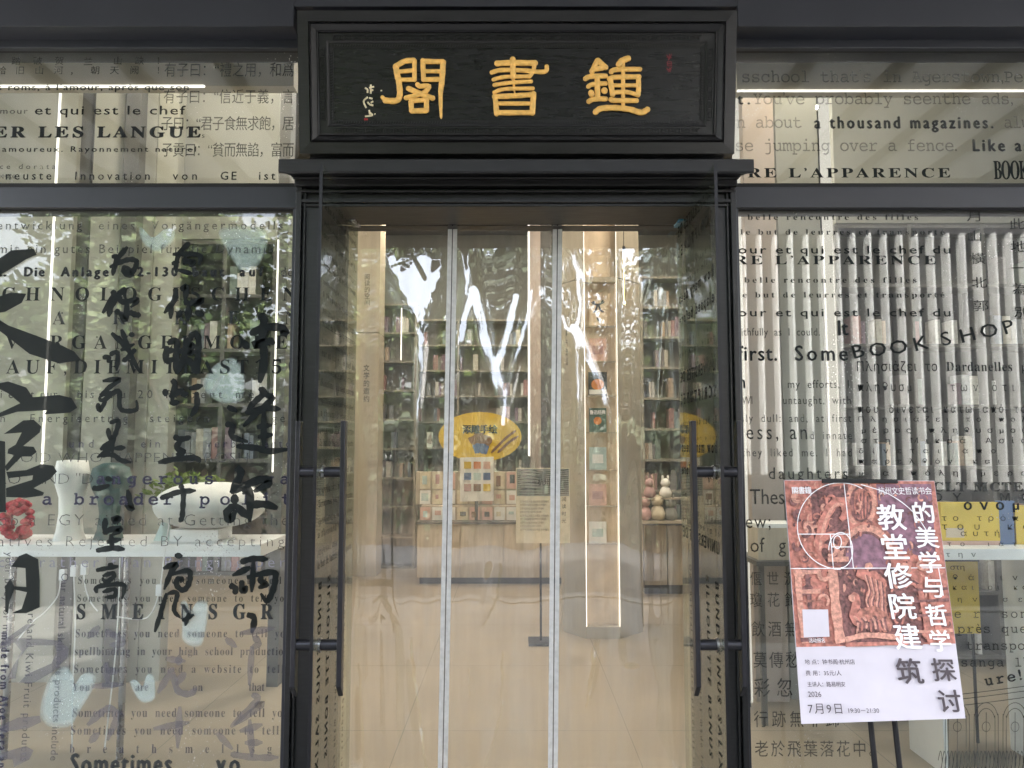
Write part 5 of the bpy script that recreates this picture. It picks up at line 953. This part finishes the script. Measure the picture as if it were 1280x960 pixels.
rb = thing('red_ornament', 'fuzzy red round ornament at the left end of the shelf', 'ornament', (PX(24, Ys, 650), Ys, zsf)); b = MB(); rq = random.Random(2)
for i in range(46):
    a, h = rq.uniform(0, 6.28), rq.uniform(-1, 1); r = math.sqrt(1 - h * h) * .075; c = (PX(24, Ys, 650) + r * math.cos(a), Ys + r * math.sin(a), zsf + .105 + h * .095); b.lathe([(.004, -.02), (.021, -.010), (.025, 0), (.021, .010), (.004, .02)], c, 8)
b.build('berries', 'red_fuzz', rb)
pc = Vector((PX(236, .78, 640), .78, zsf + .255)); pot = thing('potted_plant', 'small yellow-green plant behind the paper lamp', 'plant', (pc.x, .78, zsf)); b = MB(); rq = random.Random(8)
for i in range(260):
    p = pc + Vector((rq.gauss(-.02, .09), rq.gauss(0, .05), rq.gauss(.02, .035))); u = Vector((rq.gauss(0, 1), rq.gauss(0, 1), rq.gauss(0, 1))).normalized() * .03; v = u.cross(Vector((rq.gauss(0, 1), rq.gauss(0, 1), rq.gauss(0, 1)))).normalized() * .011; b.add([p - u, p + v, p + u, p - v], [(0, 1, 2, 3)])
b.build('leaves', 'leafy', pot); b = MB(); b.lathe([(.045, 0), (.05, .12), (.03, .2), (.03, .24), (.025, .24)], (pc.x, .78, zsf + .0008), 20); b.build('pot', 'paper_white', pot)
def cable(label, pts, Yv, plug):
    t = thing('power_cable', label, 'cable', tuple(P(pts[0][0], pts[0][1], Yv)), 'white cables under the shelf'); b = MB(); q = [P(x, y, Yv) for x, y in smooth_pts(pts, 6)]; b.tube(q, .0034, 8); b.build('cord', 'cable_white', t)
    if plug: x, y = plug; part('plug', t, 'cable_white', pbox(x - 4, x + 4, y - 7, y + 7, Yv - .012, Yv + .012), bevel=.003)
cable('white cable hanging straight from the shelf past the green vase', [(150, 697), (148, 760), (143, 830), (135, 900), (131, 935)], .40, None)
cable('white cable with a switch looping below the paper lamp', [(214, 640), (206, 690), (200, 735), (190, 765), (176, 774), (146, 771)], .40, (198, 738))
cable('white cable with a plug curving at the left below the shelf', [(104, 712), (107, 735), (113, 752), (122, 764)], .40, (104, 712))
cable('white cable with a square plug dropping at the left below the shelf', [(92, 715), (94, 780), (91, 860), (90, 935)], .40, (91, 714))
cable('white cable running down left from a dark socket', [(76, 722), (72, 745), (56, 765), (40, 778), (22, 800)], .40, (77, 719))
# panels and shelves behind the left window
def panel(label, x0, x1, y0, y1, Y, mt, led=None, d=.12, cat='column', name='wall_column'):
    t = thing(name, label, cat, tuple(P((x0 + x1) / 2, 900, Y))); zt_ = min(CT, PZ(y0, Y)); z0_ = max(0, PZ(y1, Y)); part('face', t, mt, (PX(x0, Y), PX(x1, Y), Y, Y + d, z0_, zt_), bevel=.002)
    for (lx, w_, ly0, ly1) in (led or []): part('light_strip', t, 'led_dim' if w_ > 5 else 'led', (PX(lx, Y), PX(lx + w_, Y), Y - .012, Y - .0005, max(0, PZ(ly1, Y)), min(CT - .02, PZ(ly0, Y))))
    return t
panel('wide beige wall panel with a bright light line in the left window', -40, 82, 60, 990, 2.0, 'panel_greige', [(57, 2.2, 108, 585)])
panel('narrow grey wall strip beside the light line in the left window', 84, 102, 60, 990, 2.05, 'panel_dark')
panel('beige panel behind the calligraphy in the left window', 104, 142, 60, 990, 2.0, 'panel_greige')
panel('dark pillar behind the first calligraphy column', 143, 162, 60, 990, 1.9, 'panel_dark')
panel('grey-beige panel behind the green vase in the left window', 164, 184, 60, 990, 2.0, 'wall_grey')
panel('beige panel between the two calligraphy columns', 186, 212, 60, 990, 2.02, 'panel_greige')
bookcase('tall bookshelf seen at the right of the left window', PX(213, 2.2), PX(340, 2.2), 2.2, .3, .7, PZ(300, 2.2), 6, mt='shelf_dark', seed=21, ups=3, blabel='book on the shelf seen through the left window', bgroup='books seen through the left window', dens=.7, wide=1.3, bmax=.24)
panel('slim pillar with two bright light lines at the right of the left window', 342, 356, 60, 990, 1.9, 'panel_dark', [(343, 1.6, 300, 590)])
ll = thing('light_line', 'horizontal light line across the top of the left window', 'lamp', tuple(P(120, 108, .6))); part('light_strip', ll, 'led', (-4.2, PX(255, .6, 108), .6, .615, PZ(108, .6), PZ(106, .6))); part('bulkhead', ll, 'panel_beige', (-4.2, PX(366, .6, 100), .616, .7, PZ(105.9, .6), CT))
panel('grey upper wall above the bookshelf in the left window', 214, 341, 60, 299, 2.25, 'wall_grey', name='upper_wall', cat='wall')
panel('grey upper wall above the bookshelf in the right window', 1052, 1330, 60, 279, 2.45, 'wall_grey', name='upper_wall', cat='wall')
# ---- behind the right window
panel('pink-beige column with a bright left edge in the right window', 936, 976, 60, 990, 1.6, 'panel_pink', [(922, 9, 112, 990)])
panel('pale green-grey column beside the bright strip in the right window', 978, 1032, 60, 990, 1.65, 'wall_grey', [(1034, 13, 112, 990)])
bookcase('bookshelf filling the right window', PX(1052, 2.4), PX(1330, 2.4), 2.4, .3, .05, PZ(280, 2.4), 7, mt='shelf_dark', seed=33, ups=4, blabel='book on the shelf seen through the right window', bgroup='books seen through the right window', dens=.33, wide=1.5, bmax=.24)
lr = thing('light_line', 'horizontal light line across the top of the right window', 'lamp', tuple(P(1100, 112, .6))); part('light_strip', lr, 'led', (PX(922, .6, 110), 4.2, .6, .615, PZ(113.5, .6), PZ(112, .6))); part('bulkhead', lr, 'panel_beige', (PX(922, .6, 110), 4.2, .616, .7, PZ(111.9, .6), CT))
wr = thing('window_shelf', 'white display shelf at the right edge of the right window', 'shelf', tuple(P(1230, 700, .5))); part('board', wr, 'white_lacquer', (PX(1150, .45, 690), 2.9, .45, .85, PZ(700, .45), PZ(686, .45)), bevel=.002); part('bracket', wr, 'white_lacquer', (2.7, 2.72, .5, .84, 0, PZ(700, .45) - .0005)); part('bracket', wr, 'white_lacquer', (PX(1160, .5), PX(1160, .5) + .02, .5, .84, 0, PZ(700, .45) - .0005))
yb_t = thing('display_book', 'yellow picture book board on the right window shelf', 'book', tuple(P(1225, 686, .6))); yc = part('cover', yb_t, 'yellow_board', pbox(1178, 1248, 628, 676, .6, .64)); part('page_block', yb_t, 'pages', pbox(1180, 1247, 630, 685.5, .641, .67)); part('foot', yb_t, 'cover_rose', pbox(1178, 1250, 676.3, 685.8, .6, .64))
part('title_band', yc, 'cover_cream', pbox(1183, 1205, 660, 672, .597, .5995))
db = thing('display_book', 'blue and yellow picture book at the edge of the right window', 'book', tuple(P(1265, 686, .62))); part('cover', db, 'blue_print', pbox(1251, 1268, 626, 685.5, .62, .65)); part('cover', db, 'yellow_board', pbox(1269, 1300, 632, 685.5, .62, .65))
yl = thing('yellow_banner', 'yellow hanging banner under the right window shelf', 'banner', tuple(P(1206, 790, .9))); part('cloth', yl, 'yellow_board', pbox(1178, 1222, 702, 792, .9, .91)); part('rod', yl, 'black_metal', pbox(1176, 1224, 700, 702, .895, .915)); part('pole', yl, 'black_metal', (PX(1200, .92), PX(1200, .92) + .012, .916, .928, 0, PZ(701, .92)))
bx = thing('display_box', 'pale box on a low table behind the church poster', 'box', tuple(P(965, 700, 1.2))); part('body', bx, 'wood_pale', pbox(948, 1000, 660, 700, 1.2, 1.4)); part('lid', bx, 'paper_white', pbox(946, 1002, 655, 660, 1.19, 1.41))
lt = thing('low_table', 'dark low table inside the right window', 'table', (PX(1010, 1.3), 1.3, 0)); part('top', lt, 'shelf_dark', (PX(940, 1.15), PX(1150, 1.15), 1.15, 1.55, PZ(706, 1.2), PZ(700.3, 1.2)))
for x in (945, 1140):
    for y in (1.18, 1.5): part('leg', lt, 'shelf_dark', (PX(x, 1.15), PX(x, 1.15) + .03, y, y + .03, 0, PZ(706, 1.2)))
# ---- ceiling lamps, out of view; front pair added to light the window displays
for i, (x, y) in enumerate([(-1.9, 1.0), (1.9, 1.0), (-1.2, 3.0), (1.5, 2.6), (-3.0, 4.4), (3.0, 4.4), (0.1, 4.9), (-1.4, 6.6), (1.6, 6.6)]):
    t = thing('ceiling_lamp', 'recessed warm ceiling lamp number row %s of the shop' % ['front left', 'front right', 'inside the door left', 'inside the door right', 'middle left', 'middle right', 'over the counter front', 'back left', 'back right'][i], 'lamp', (x, y, 5.2), 'ceiling lamps in the shop')
    t['label'] = t['label'].replace('number row ', 'at the ')
    part('frame', t, 'paper_white', (x - .2, x + .2, y - .2, y + .2, 5.18, 5.199)); part('diffuser', t, 'ceiling_lamp', (x - .18, x + .18, y - .18, y + .18, 5.172, 5.1795))
# ---- now cut every line of lettering
glyphs_for(LINES)
for L in LINES:
    if L['parent'] is None: L['parent'] = cl_
    lettering(L)
print('lines', len(LINES), 'objects', len(bpy.data.objects), 'tris', sum(len(o.data.polygons) for o in bpy.data.objects if o.type == 'MESH'))
